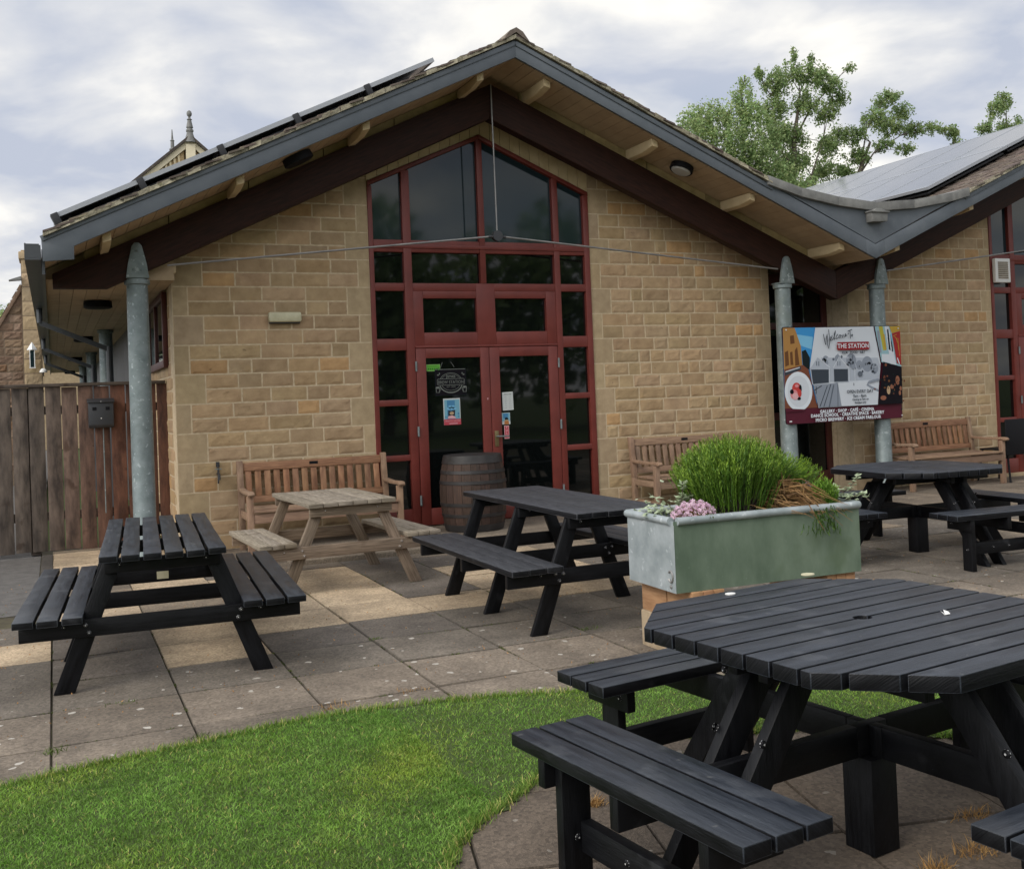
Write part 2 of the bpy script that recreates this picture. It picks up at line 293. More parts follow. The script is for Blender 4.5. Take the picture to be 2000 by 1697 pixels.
# warm brightening of the cloud around the hidden sun
sd=Vector((math.sin(SUN_AZ)*math.cos(SUN_EL),math.cos(SUN_AZ)*math.cos(SUN_EL),math.sin(SUN_EL)))
dt=N.new('ShaderNodeVectorMath'); dt.operation='DOT_PRODUCT'; L.new(tc.outputs['Generated'],dt.inputs[0]); dt.inputs[1].default_value=sd
gl=N.new('ShaderNodeMapRange'); gl.inputs[1].default_value=.1; gl.inputs[2].default_value=1; gl.inputs[3].default_value=1; gl.inputs[4].default_value=2.2; L.new(dt.outputs['Value'],gl.inputs[0])
gm=N.new('ShaderNodeVectorMath'); gm.operation='SCALE'; L.new(cr.outputs[0],gm.inputs[0]); L.new(gl.outputs[0],gm.inputs['Scale'])
mx=N.new('ShaderNodeMix'); mx.data_type='RGBA'; L.new(cov.outputs[0],mx.inputs[0]); L.new(sky.outputs[0],mx.inputs[6]); L.new(gm.outputs[0],mx.inputs[7])
L.new(mx.outputs[2],bg.inputs[0])
sl=bpy.data.lights.new('sun','SUN'); sl.energy=1.6; sl.angle=R(22); sl.color=(1,.93,.82); so=bpy.data.objects.new('sun',sl); col.objects.link(so)
so.rotation_euler=(-sd).to_track_quat('-Z','Y').to_euler(); so.location=(-8,-8,12)
scene.view_settings.view_transform='Standard'; scene.view_settings.look='None'; scene.view_settings.exposure=.12; scene.view_settings.gamma=1
scene.cycles.max_bounces=8; scene.cycles.use_denoising=True; scene.cycles.sample_clamp_indirect=6
try: scene.cycles.denoiser='OPENIMAGEDENOISE'
except Exception: pass

# ------------------------------------------------------------------ ground: terrain, asphalt, paving, lawn
g=MB(); g.flat([(-400,-400,-.06),(400,-400,-.06),(400,400,-.06),(-400,400,-.06)]); tag(g.build('ground',M['lawnsoil']),kind='structure')
a=MB(); a.flat([(-12,7.95,-.012),(-.16,8.55,-.012),(-.16,60,-.012),(-12,60,-.012)]); tag(a.build('asphalt_yard',M['asphalt']),kind='structure')
j=MB(); j.flat([(-9,-6,-.016),(30,-6,-.016),(30,12.4,-.016),(-9,12.4,-.016)]); tag(j.build('joint_bed',M['joint']),kind='structure')

def pt_in(poly,x,y):
    c=False; k=len(poly)
    for i in range(k):
        (x1,y1),(x2,y2)=poly[i],poly[(i+1)%k]
        if (y1>y)!=(y2>y) and x<(x2-x1)*(y-y1)/(y2-y1)+x1: c=not c
    return c
FAR=[(-9,3.1),(-4,3.75),(-1.5,4.35),(-.25,4.62),(.15,4.71),(.53,4.76),(.85,4.83),(1.18,4.86),(1.52,4.82),(1.89,4.74),(2.28,4.60),(2.7,4.50),(3.1,4.34),(3.5,4.08),(3.9,3.72),(4.5,3.0),(5.2,1.8),(6,0),(6.5,-6)]
PATCH=[(.90,2.55),(1.0,2.9),(1.09,3.10),(1.18,3.25),(1.30,3.37),(1.50,3.51),(1.67,3.65),(1.85,3.79),(2.04,3.83),(2.40,3.76),(2.72,3.64),(2.91,3.56),(3.15,3.40),(3.32,3.20),(3.36,2.9),(3.42,2.2),(3.3,1.2),(2.6,.3),(1.5,.4),(.95,1.2),(.85,2.0)]
LAWN=FAR+[(6.5,-7),(-9,-7)]
# slabs on a 600 mm grid
SX,SY,OX,OY=.60,.59,-.05,5.06
buff={(1,2),(-1,3),(1,3),(2,3),(3,3),(4,3),(5,3),(6,3),(2,4),(3,4),(5,4),(6,4),(0,5),(2,5),(3,5),(5,5),(1,6),(2,6),(3,6),(-2,3),(6,5),(0,9),(1,9),(0,10),(1,10),(0,11),(1,7),(7,3),(8,4),(6,6)}
dark={(0,2),(0,3),(4,4),(2,2),(3,2),(4,6),(5,6),(1,8),(2,7),(4,7)}
sl=MB(); lich=[]
rs=random.Random(3)
def clip_half(poly,nx,ny,c):
    out=[]; k=len(poly)
    for i in range(k):
        p,q=poly[i],poly[(i+1)%k]; dp=nx*p[0]+ny*p[1]-c; dq=nx*q[0]+ny*q[1]-c
        if dp>=0: out.append(p)
        if (dp>=0)!=(dq>=0): t=dp/(dp-dq); out.append((p[0]+(q[0]-p[0])*t,p[1]+(q[1]-p[1])*t))
    return out
def slab(x0,x1,y0,y1,c,li,z=0,cut=None):
    P=[(x0,y0),(x1,y0),(x1,y1),(x0,y1)]
    if cut:
        P=clip_half(P,*cut)
        if len(P)<3: return
    dz=[rs.uniform(-.0055,.0045) for _ in P]; cx=sum(p[0] for p in P)/len(P); cy=sum(p[1] for p in P)/len(P)
    b=.007; k=len(P)
    top=sl.verts([(p[0]+(cx-p[0])*.024,p[1]+(cy-p[1])*.030,z+dz[i]) for i,p in enumerate(P)])
    mid=sl.verts([(p[0]+(cx-p[0])*.012,p[1]+(cy-p[1])*.016,z+dz[i]-.006) for i,p in enumerate(P)])
    bot=sl.verts([(p[0],p[1],z-.05) for p in P])
    sl.face([top+i for i in range(k)],0,c); lich.append(li)
    for u,d in ((top,mid),(mid,bot)):
        for i in range(k): q=(i+1)%k; sl.face([d+i,d+q,u+q,u+i],0,tuple(.66*v for v in c)); lich.append(0)
for i in range(-14,32):
    for jj in range(-1,13):
        x0=OX+SX*i; y0=OY+SY*jj; cx=x0+.3; cy=y0+.3
        if cx<-.2 and y0>8.0: continue
        if y0>11.7 or (jj<0 and pt_in(LAWN,cx,y0+.59) and pt_in(LAWN,x0,y0+.59) and pt_in(LAWN,x0+.6,y0+.59)): continue
        k=1+rs.uniform(-.17,.15)
        if (i,jj) in buff: c=(2.7*k,2.4*k,1.93*k); li=.05
        elif (i,jj) in dark: c=(.86*k,.84*k,.84*k); li=.2
        elif jj>=7: c=(1.15*k,1.06*k,.95*k); li=.25
        elif jj>=3 and rs.random()<.35: c=(1.25*k,1.14*k,.98*k); li=.15
        else: c=(.92*k,.90*k,.87*k); li=.5 if jj>1 else 1.0
        if jj<=0: c=(c[0]*1.22,c[1]*1.17,c[2]*1.12)
        y1=y0+SY
        slab(x0,x0+SX,y0,y1,c,li)
for i in range(0,32):          # rows nearer than the grid on the right, under and beyond the lawn corner
    for jj in range(-6,-1):
        x0=OX+SX*i; y0=OY+SY*jj
        if pt_in(LAWN,x0+.3,y0+.62): continue
        k=1+rs.uniform(-.08,.08); slab(x0,x0+SX,y0,y0+SY,(1.05*k,1.0*k,.92*k),.7)
ob=sl.build('paving',M['slab']); at=ob.data.attributes.new('lichen','FLOAT','FACE'); at.data.foreach_set('value',lich); tag(ob,kind='structure')
# slab patch under the near octagonal table: rotated flags, darker
sl=MB(); lich=[]
th=R(-14); ca,sa=math.cos(th),math.sin(th)
for i in range(-5,6):
    for jj in range(-5,6):
        n0=len(sl.v); k=1+rs.uniform(-.12,.12)
        slab(.0+i*.6,.6+i*.6,jj*.6,.6+jj*.6,(.86*k,.77*k,.70*k),.35)
        for q in range(n0,len(sl.v)):
            x,y,z=sl.v[q]; sl.v[q]=(2.18+x*ca-y*sa,2.15+x*sa+y*ca,z+.002)
        pc=[sum(v[t] for v in sl.v[n0:n0+4])/4 for t in (0,1)]
        bad=sum(not pt_in(PATCH,*sl.v[q][:2]) for q in range(n0,n0+4))
        if bad==4 and not pt_in(PATCH,*pc):
            nf=9; del sl.f[-nf:],sl.m[-nf:],sl.t[-nf:],sl.uv[-nf:],lich[-nf:]; del sl.v[n0:]
ob=sl.build('paving_patch',M['slab']); at=ob.data.attributes.new('lichen','FLOAT','FACE'); at.data.foreach_set('value',lich); tag(ob,kind='structure')
# drain kerb by the asphalt
k=MB(); k.box(-.15,-.045,8.75,11.86,-.05,.006,0,(.45,.45,.46)); tag(k.build('drain_kerb',M['slab'],bevel=.006),kind='structure')
# raised landing in front of the doors
k=MB(); k.box(1.95,8.4,9.44,10.985,-.05,.045,0,(1.05,.98,.88)); tag(k.build('door_landing',M['slab'],bevel=.01),kind='structure')

# lawn: soil sheet with the patch cut out by height, then blades
def lawn_z(x,y): return .012
rng=np.random.default_rng(5)
def in_poly(poly,X,Y):
    c=np.zeros(len(X),bool); k=len(poly)
    for i in range(k):
        (x1,y1),(x2,y2)=poly[i],poly[(i+1)%k]
        if y1==y2: continue
        c ^= ((y1>Y)!=(y2>Y)) & (X<(x2-x1)*(Y-y1)/(y2-y1)+x1)
    return c
ring=MB()     # lawn ground as small tiles so that the slab patch stays clear of it
st=.06
for ix in range(int(-9/st),int(6.6/st)):
    for iy in range(int(-6/st),int(4.95/st)):
        x,y=ix*st,iy*st
        if y<-.5 and (ix%8 or iy%8): continue
        s2=st*8 if y<-.5 else st
        if pt_in(LAWN,x+s2/2,y+s2/2) and not pt_in(PATCH,x+s2/2,y+s2/2) and (y<-.5 or x>-2.2 or True):
            n=ring.verts([(x,y,.008),(x+s2,y,.008),(x+s2,y+s2,.008),(x,y+s2,.008)]); ring.face((n,n+1,n+2,n+3))
tag(ring.build('lawn_ground',M['lawnsoil']),kind='structure')
def blades(name,X,Y,h,wd,mat_,tints,z0=.004,lean=.5,kind='stuff'):
    n=len(X); a=rng.uniform(0,2*np.pi,n); b=rng.uniform(0,2*np.pi,n); hh=h*rng.uniform(.6,1.35,n); l=lean*rng.uniform(.1,1,n)*hh
    dx,dy=np.cos(a)*wd/2,np.sin(a)*wd/2
    V=np.empty((n,5,3),np.float32)
    V[:,0]=np.stack([X-dx,Y-dy,np.full(n,z0)],1); V[:,1]=np.stack([X+dx,Y+dy,np.full(n,z0)],1)
    mxx,myy=X+np.cos(b)*l*.35,Y+np.sin(b)*l*.35
    V[:,2]=np.stack([mxx+dx*.8,myy+dy*.8,z0+hh*.55],1); V[:,3]=np.stack([mxx-dx*.8,myy-dy*.8,z0+hh*.55],1)
    V[:,4]=np.stack([X+np.cos(b)*l,Y+np.sin(b)*l,z0+hh],1)
    me=bpy.data.meshes.new(name); me.vertices.add(n*5); me.vertices.foreach_set('co',V.ravel())
    base=np.arange(n)[:,None]*5
    lo=np.concatenate([base+np.array([[0,1,2,3]]),base+np.array([[3,2,4]])],1).ravel().astype(np.int32)
    me.loops.add(n*7); me.loops.foreach_set('vertex_index',lo)
    me.polygons.add(n*2); me.polygons.foreach_set('loop_start',np.stack([np.arange(n)*7,np.arange(n)*7+4],1).ravel().astype(np.int32))
    me.materials.append(mat_); me.update(calc_edges=True)
    at=me.color_attributes.new('tint','FLOAT_COLOR','POINT'); c=np.ones((n,5,4),np.float32); c[:,:,:3]=tints[:,None,:]; at.data.foreach_set('color',c.ravel())
    ob=bpy.data.objects.new(name,me); col.objects.link(ob); return ob
def scatter(n,x0,x1,y0,y1):
    X=rng.uniform(x0,x1,n); Y=rng.uniform(y0,y1,n); keep=in_poly(LAWN,X,Y)&~in_poly(PATCH,X,Y); return X[keep],Y[keep]
Xs,Ys=[],[]
for n,b in ((190000,(-1.6,1.4,2.6,4.95)),(66000,(1.2,4.3,3.1,4.75)),(16000,(-1.6,1.1,1.6,2.7)),(14000,(3.2,4.6,1.4,3.4)),(26000,(-6,6,-4,3)),(5000,(-4,-1.6,2.4,4.4))):
    x,y=scatter(n,*b); Xs.append(x); Ys.append(y)
X=np.concatenate(Xs); Y=np.concatenate(Ys)
k=rng.uniform(.5,1.4,len(X))*(1+.16*np.sin(X*23+np.sin(Y*19)*2)*np.sin(Y*27+np.sin(X*17)*2)+.10*np.sin(X*9)*np.sin(Y*11)); patch=np.sin(X*3.1+1)*np.sin(Y*4.3)+.6*np.sin(X*7.7-Y*5.1)+rng.normal(0,.5,len(X))
yel=np.clip(patch*.5,0,1)
T=np.stack([k*(1+.55*yel),k*(1+.12*yel),k*(1-.1*yel)],1); dead=rng.random(len(X))<.025; T[dead]=(3.2,1.6,3.0)
tag(blades('lawn',X,Y,.0125,.0036,M['grass'],T.astype(np.float32),z0=.006,lean=1.7),'short green lawn with yellowish patches in front of the paving','lawn',kind='stuff')
# ragged, longer blades along the edges
ex,ey=[],[]
for poly,inn in ((FAR[1:-2],-1),(PATCH[1:18],1)):
    for (x1,y1),(x2,y2) in zip(poly,poly[1:]):
        Lg=math.hypot(x2-x1,y2-y1); n=int(Lg*900); t=rng.random(n); nx,ny=-(y2-y1)/Lg,(x2-x1)/Lg
        o=rng.normal(-.012 if inn<0 else .006,.016,n); ex.append(x1+(x2-x1)*t+nx*o); ey.append(y1+(y2-y1)*t+ny*o)
X=np.concatenate(ex); Y=np.concatenate(ey); k=rng.uniform(.55,1.2,len(X)); T=np.stack([k*1.15,k,k],1); dead=rng.random(len(X))<.16; T[dead]=(3.0,1.5,3.0)
tag(blades('lawn_edge',X,Y,.030,.004,M['grass'],T.astype(np.float32),z0=.004,lean=1.1),'ragged grass along the edge of the lawn','grass',kind='stuff')

# weeds growing in the joints
def weed(x,y,r,n,mt,label,group=None,h=.03):
    X=x+rng.normal(0,r,n); Y=y+rng.normal(0,r*.6,n); k=rng.uniform(.7,1.3,n)
    ob=blades('weed_tuft',X-x,Y-y,h,.0035,mt,np.stack([k,k,k],1).astype(np.float32),z0=-.004,lean=1.6); ob.location=(x,y,0)
    return tag(ob,label,'weed',group)
weed(2.57,2.42,.035,110,M['drygrass'],'dry orange grass tuft just behind the seam right of the near table centre post')
weed(2.78,2.62,.035,90,M['drygrass'],'dry orange grass tuft by the slab joint beneath the far side of the near table',h=.028)
weed(2.37,2.38,.03,90,M['drygrass'],'straw coloured grass tuft in front of the near table centre post',h=.04)
weed(2.05,2.92,.04,110,M['drygrass'],'dry brown grass tuft in the crack left of the near table centre post')
weed(1.72,3.32,.02,140,M['drygrass'],'dry brown grass tuft under the slanted legs of the near table')
weed(2.33,3.55,.05,40,M['weed'],'small green weed in the joint under the far seat of the near table',h=.03)
weed(.56,4.86,.035,60,M['weed'],'yellow green weed where the slab joint meets the lawn edge',h=.025)
weed(-.04,4.98,.03,50,M['weed'],'small yellowish weed in the left slab joint near the lawn',h=.022)
weed(1.2,5.0,.05,60,M['drygrass'],'dead brown weed along the slab joint beside the lawn',h=.02)
weed(1.62,5.06,.05,40,M['drygrass'],'orange dry weed scattered on the slabs before the long table',h=.016)
weed(1.76,6.26,.02,40,M['weed'],'tiny green weed at a slab corner left of the long table',h=.018)
weed(.27,5.62,.04,30,M['weed'],'thin green weed in the joint in front of the left black table',h=.018)
weed(3.0,5.78,.03,40,M['weed'],'green weed at the joint right of the long table front leg',h=.018)

# moss and grit along the slab joints, fallen bits on the paving
jx,jy=[],[]
for q in range(420):
    if rng.random()<.5: cx_=OX+SX*rng.integers(-3,12); cy_=rng.uniform(4.9,9.2); ln_=(0,rng.uniform(.02,.16))
    else: cx_=rng.uniform(-1.5,6.5); cy_=OY+SY*rng.integers(0,7); ln_=(rng.uniform(.02,.16),0)
    if rng.random()<.45 and cy_>6.5: continue
    n=rng.integers(6,22); t=rng.random(n); jx.append(cx_+ln_[0]*t+rng.normal(0,.005,n)); jy.append(cy_+ln_[1]*t+rng.normal(0,.005,n))
X=np.concatenate(jx); Y=np.concatenate(jy); k=rng.uniform(.35,1.0,len(X))
tag(blades('joint_moss',X,Y,.009,.006,M['weed'],np.stack([k*1.15,k,k],1).astype(np.float32),z0=-.006,lean=1.5),'moss and small weeds in the joints between the paving slabs','moss',kind='stuff')
n=1500; X=rng.uniform(-1.6,7.5,n); Y=rng.uniform(4.85,10,n); keep=~in_poly(LAWN,X,Y); X,Y=X[keep],Y[keep]; n=len(X); k=rng.uniform(.4,1.3,n)
tag(blades('grit',X,Y,.007,.007,M['drygrass'],np.stack([k,k*.9,k*.9],1).astype(np.float32),z0=.0045,lean=2.0),'tiny dry bits of leaf and grit scattered over the paving','grit',kind='stuff')

# ------------------------------------------------------------------ stone walling
def stone_blocks(mb,u0,u1,ztop,org,du,nrm,seed,ql=None,qr=None,zb=0.0,course=.1497,zmax=5,rough=1.0,rows=None,lens=(.24,.30,.33,.36,.38,.42,.46),vary=.11):
    """courses of rock-faced blocks with dressed quoins at the ends; u runs along du from org; ztop(u) cuts them"""
    rw=random.Random(seed); du=Vector(du); nrm=Vector(nrm); org=Vector(org); j=.012
    def P(u,w,d): return org+du*u+Vector((0,0,w))+nrm*d
    def block(a,b,w0,w1,mt,t,amp):
        a+=j/2; b-=j/2; w0+=j/2; w1-=j/2
        if b-a<.03 or w0>max(ztop(a),ztop(b)): return
        nx=max(2,int((b-a)/.035)) if amp>.002 else 2; nz=5 if amp>.002 else 2
        base=rw.uniform(.002,.006) if amp>.002 else .003
        tilt=rw.uniform(-.4,.4)*amp; idx=[]
        ph=[rw.uniform(0,6.3) for _ in range(4)]
        for i in range(nz+1):
            for k in range(nx+1):
                s,q=k/nx,i/nz; e=min(s*nx,(1-s)*nx,1)*min(q*nz,(1-q)*nz,1)
                uu_=a+(b-a)*s; ww=w0+(w1-w0)*q
                d=base*min(1,.2+e)+ (amp*(.35+.65*rw.random())*e + tilt*(s-.5)*2*e + amp*.6*math.sin(uu_*31+ph[0])*math.sin(ww*43+ph[1])*e)
                if k in (0,nx): uu_+= (1 if k==0 else -1)*rw.uniform(0,.004)*(amp>.002)
                if i in (0,nz): ww+= (1 if i==0 else -1)*rw.uniform(0,.004)*(amp>.002)
                zt=ztop(uu_); ww=min(ww,zt)
                idx.append(mb.verts([P(uu_,ww,d)]))
        for i in range(nz):
            for k in range(nx):
                n=i*(nx+1)+k; q=[idx[n],idx[n+1],idx[n+nx+2],idx[n+nx+1]]
                mb.face(q,mt,t)
        # skirt back to the mortar
        ring=[idx[k] for k in range(nx+1)]+[idx[i*(nx+1)+nx] for i in range(1,nz+1)]+[idx[nz*(nx+1)+k] for k in reversed(range(nx))]+[idx[i*(nx+1)] for i in reversed(range(1,nz))]
        bk=[mb.verts([Vector(mb.v[q])-nrm*((Vector(mb.v[q])-org).dot(nrm)+.006)]) for q in ring]
        for i in range(len(ring)):
            q=(i+1)%len(ring); mb.face([ring[i],bk[i],bk[q],ring[q]],mt,t)
    def tint():
        v=rw.uniform(1-vary,1+vary); h=rw.random()
        if h<.06: return (1.14*v,1.0*v,.82*v)
        if h<.20: return (.93*v,.92*v,.92*v)
        return (v*rw.uniform(.97,1.04),v,v*rw.uniform(.92,1.05))
    z=zb; c=0
    while z<zmax and z<max(ztop(u0),ztop(u1),ztop((u0+u1)/2)):
        pair=c//2; h=course
        a=u0; b=u1
        if ql: a=u0+(ql[0] if pair%2 else ql[1])
        if qr: b=u1-(qr[0] if pair%2 else qr[1])
        if c%2==0:
            v=rw.uniform(.90,1.08); t=(v,v*rw.uniform(.97,1.01),v*rw.uniform(.94,1.02))
            if ql: block(u0,a,z,z+2*h,2,t,.001)
            v=rw.uniform(.92,1.10); t=(v,v,v*.98)
            if qr: block(b,u1,z,z+2*h,2,t,.001)
        u=a
        while u<b-.02:
            ln=rw.choice(lens)
            if b-(u+ln)<.13: ln=b-u
            if ln>.56: ln/=2
            block(u,u+ln,z,z+h,1,tint(),.0036*rough*rw.uniform(.4,1.5)); u+=ln
        z+=h; c+=1

# ------------------------------------------------------------------ the gabled building
YB=36.0                       # back of the building
XA,XV,XA2=4.55,9.33,14.05     # ridge, valley, second ridge
def zsof(x):                  # underside of the roof
    if x<=XA: return 2.932+.4787*(x-.21)
    if x<=XV: return 5.009-.4272*(x-XA)
    if x<=XA2: return 2.967+.431*(x-XV)
    return 5.0-.431*(x-XA2)
bld=thing('gabled_building','sandstone building with two gables, oxide red glazed entrances and galvanised posts','building',(4.5,11,0))
O=Vector((4.5,11,0))
def part(mb,name,mats,parent=None,bevel=0,smooth=False):
    if parent is None: mb.xform(Matrix.Translation(-O)); return mb.build(name,mats,bld,bevel,smooth)
    mb.xform(Matrix.Translation(-O)); return mb.build(name,mats,parent,bevel,smooth)
WALL=[M['mortar'],M['stone'],M['ashlar']]
W=11.0
def front_wall(x0,x1,ql,qr,seed,lens=(.24,.30,.33,.36,.38,.42,.46)):
    m=MB(); n=8; xs=[x0+(x1-x0)*i/n for i in range(n+1)]
    if x0<XA<x1: xs=sorted(xs+[XA])
    m.prism([(x0,-.05)]+[(x1,-.05)]+[(x,zsof(x)-.004) for x in reversed(xs)],W,W+.32,0)
    stone_blocks(m,0,x1-x0,lambda u:zsof(x0+u)-.006,(x0,W,0),(1,0,0),(0,-1,0),seed,ql,qr,lens=lens)
    return part(m,'stone_wall',WALL)
front_wall(1.13,3.20,(.30,.15),(.13,.26),11)
front_wall(5.92,8.53,(.14,.27),(.11,.23),12,(.16,.20,.24,.28,.31,.34,.36,.38))
front_wall(9.83,12.48,(.16,.30),(.10,.20),13,(.18,.24,.28,.33,.36,.38,.42))
m=MB(); m.box(1.135,1.45,W+.325,YB,-.05,zsof(1.13)-.01,0)       # side wall under the left eaves
stone_blocks(m,.0,4.2,lambda u:zsof(1.13)-.012,(1.135,W+.02,0),(0,1,0),(-1,0,0),14,(.15,.30),None)
part(m,'side_wall',WALL)
m=MB()
for i in range(60): m.box(1.085,1.115,13.75+i*.37,13.75+(i+1)*.37-.012,.0,2.715,0,jit(.2,.02))
part(m,'darkening_boards',M['gutter'])  # dark boards added over the side wall to darken the passage
# wall above the first transom left and right of the glazed gable is stone; boarding follows the roof
m=MB()
def board_top(x): return zsof(x)-.01
nb=22
for i in range(nb):
    xa=3.2+2.72*i/nb; xb=3.2+2.72*(i+1)/nb-.006
    lo=lambda x:3.862+.4427*(x-3.2) if x<=4.54 else 4.455-.4377*(x-4.54)
    v=rnd.uniform(.94,1.05)
    pts=[(xa,lo(xa)),(xb,lo(xb)),(xb,board_top(xb)),(xa,board_top(xa))]
    if xa<4.54<xb: pts=[(xa,lo(xa)),(4.54,lo(4.54)),(xb,lo(xb)),(xb,board_top(xb)),(4.55,board_top(4.55)),(xa,board_top(xa))]
    m.prism(pts,W-.012,W+.05,0,(v,v,v))
part(m,'gable_boarding',M['cream'])

# soffit, roof slabs, fascias
def slope_quad(m,x0,x1,y0,y1,off0,off1,mt=0,t=None,fz=zsof):
    P=[(x0,y0,fz(x0)+off0),(x1,y0,fz(x1)+off0),(x1,y1,fz(x1)+off0),(x0,y1,fz(x0)+off0),
       (x0,y0,fz(x0)+off1),(x1,y0,fz(x1)+off1),(x1,y1,fz(x1)+off1),(x0,y1,fz(x0)+off1)]
    m.hexa(P,mt,t,Vector((0,1,0)))
def zL(x): return 2.932+.4787*(x-.21)
def zR(x): return 5.009-.4272*(x-XA)
def zL2(x): return 2.967+.431*(x-XV)
def zR2(x): return 5.0-.431*(x-XA2)
SL=[(zL,-.04,XA),(zR,XA,XV),(zL2,XV,XA2),(zR2,XA2,18.8)]
m=MB()
for fz,xa,xb in SL:
    n=max(1,int((xb-xa)/.118))
    for i in range(n):
        p=xa+(xb-xa)*i/n; q=xa+(xb-xa)*(i+1)/n-.005; v=rnd.uniform(.93,1.05); slope_quad(m,p,q,9.95,YB,0,.018,0,(v,v*.99,v*.98),fz)
    slope_quad(m,xa,xb,9.952,YB,.019,.03,0,(.35,.33,.3),fz)
part(m,'soffit_boarding',M['soffit'])
m=MB()
for fz,xa,xb in SL: slope_quad(m,xa,xb,9.955,YB,.032,.20,0,(.9,.9,.9),fz)
part(m,'roof_deck',M['tile'])
# roof tiles: overlapping courses, real tiles near the verge
for si,(fz,xa,xb) in enumerate(SL):
    m=MB(); up=1 if fz in (zL,zL2) else -1; lo_x,hi_x=(xa,xb) if up>0 else (xb,xa)
    n=int(abs(xb-xa)/.105); ny=10 if si==2 else 4
    for i in range(n):
        x0=lo_x+(hi_x-lo_x)*i/n; x1=lo_x+(hi_x-lo_x)*(i+1)/n+ (hi_x-lo_x)/n*.35
        x1=min(max(x1,min(xa,xb)),max(xa,xb))
        for k in range(ny):
            y0=9.865+k*.165+ (rnd.uniform(-.012,.016) if k==0 else 0); y1=9.865+(k+1)*.165-.006; v=rnd.uniform(.75,1.2); zo=rnd.uniform(-.006,.008)
            if k==0 and 7.7<(x0+x1)/2<10.95: y0=9.985
            z0=fz(x0)+.222+zo; z1=fz(x1)+.205+zo
            a,b=(x0,x1) if x0<x1 else (x1,x0); za,zb=(z0,z1) if x0<x1 else (z1,z0)
            m.hexa([(a,y0,za),(b,y0,zb),(b,y1,zb),(a,y1,za),(a,y0,za+.018),(b,y0,zb+.018),(b,y1,zb+.018),(a,y1,za+.018)],0,(v,v*rnd.uniform(.92,1.02),v*rnd.uniform(.9,1)))
        y0=9.865+ny*.165
        if si!=2 or True:
            a,b=(x0,x1) if x0<x1 else (x1,x0); z0=fz(x0)+.222; z1=fz(x1)+.205; za,zb=(z0,z1) if x0<x1 else (z1,z0)
            v=rnd.uniform(.85,1.1); m.hexa([(a,y0,za),(b,y0,zb),(b,YB,zb),(a,YB,za),(a,y0,za+.018),(b,y0,zb+.018),(b,YB,zb+.018),(a,YB,za+.018)],0,(v,v,v))
    part(m,'roof_tiles',M['tile'])
# crumbly mortar bedding of the verge
for fz,xa,xb in SL[:3]:
    n=int((xb-xa)/.11); m=MB()
    for i in range(n):
        p=xa+(xb-xa)*i/n; q=xa+(xb-xa)*(i+1)/n; v=rnd.uniform(.6,1.15); y=9.858+rnd.uniform(0,.014)
        if 7.7<p<10.9: continue
        P=[(p,y,fz(p)+.185),(q,y+rnd.uniform(-.01,.01),fz(q)+.185),(q,9.97,fz(q)+.19),(p,9.97,fz(p)+.19),(p,y+rnd.uniform(0,.012),fz(p)+.232+rnd.uniform(-.008,.008)),(q,y+rnd.uniform(0,.012),fz(q)+.232+rnd.uniform(-.008,.008)),(q,9.97,fz(q)+.22),(p,9.97,fz(p)+.22)]
        m.hexa(P,0,(v,v,v*.97))
    part(m,'verge_bedding',M['verge'])
m=MB()
for k in range(40):
    y0=9.85+k*.42; v=rnd.uniform(.8,1.15)
    for xr,zr in ((XA,5.21),(XA2,5.2)):
        P=[(xr-.15,zr-.045),(xr-.075,zr+.055),(xr,zr+.095),(xr+.075,zr+.055),(xr+.15,zr-.045),(xr+.10,zr-.02),(xr,zr+.045),(xr-.10,zr-.02)]
        m.prism(P,y0,y0+.415,0,(v,v,v*.97))
part(m,'ridge_tiles',M['tile'])
F=9.93
m=MB()
m.prism([(-.045,2.785),(.208,2.808),(.210,2.925),(XA,5.005),(XA,5.182),(-.055,3.010)],F-.028,F)
m.prism([(XA+.001,5.005),(9.18,3.029),(9.18,3.205),(XA+.001,5.182)],F-.028,F)
m.prism([(9.478,3.031),(XA2,5.0),(XA2,5.177),(9.478,3.207)],F-.028,F)
m.prism([(9.1815,3.028),(9.33,2.965),(9.4765,3.030),(9.4765,3.206),(9.33,3.14),(9.1815,3.204)],F-.028,F)
m.prism([(XA2+.001,5.0),(18.6,3.04),(18.6,3.217),(XA2+.001,5.177)],F-.028,F)
# cover strip along the top
for (x0,z0),(x1,z1) in (((-.055,3.010),(XA,5.182)),((XA,5.182),(7.8,3.79)),((10.85,3.80),(XA2,5.177))):
    m.beam((x0,F-.034,z0-.028),(x1,F-.034,z1-.028),.012,.05)
part(m,'fascia_board',M['fascia'],bevel=.003)
m=MB(); m.prism([(7.75,3.815),(8.3,3.600),(9.33,3.150),(10.35,3.605),(10.92,3.835),(10.6,3.745),(9.95,3.63),(9.33,3.575),(8.75,3.62),(8.25,3.70)],F-.022,F+.03)
part(m,'valley_panel',M['fascia'])
m=MB(); cap=[(7.72,3.86),(8.2,3.735),(8.75,3.65),(9.33,3.605),(9.95,3.66),(10.6,3.775),(10.9,3.855)]
for (x0,z0),(x1,z1) in zip(cap,cap[1:]):
    v=rnd.uniform(.9,1.1); m.prism([(x0,z0-.06),(x1,z1-.06),(x1,z1+.045),(x0,z0+.045)],F-.07,F+.05,0,(v,v,v)); m.prism([(x0,z0+.046),(x1,z1+.046),(x1,z1+.05),(x0,z0+.05)],F-.06,F+1.1,0,(v,v,v))
part(m,'valley_flashing',M['lead'],bevel=.006)
m=MB(); m.prism([(9.20,3.40),(9.44,3.41),(9.45,3.525),(9.36,3.565),(9.28,3.565),(9.19,3.52)],F-.13,F-.024); m.box(9.175,9.465,F-.15,F-.024,3.515,3.535)
part(m,'overflow_box',M['lead'],bevel=.004)
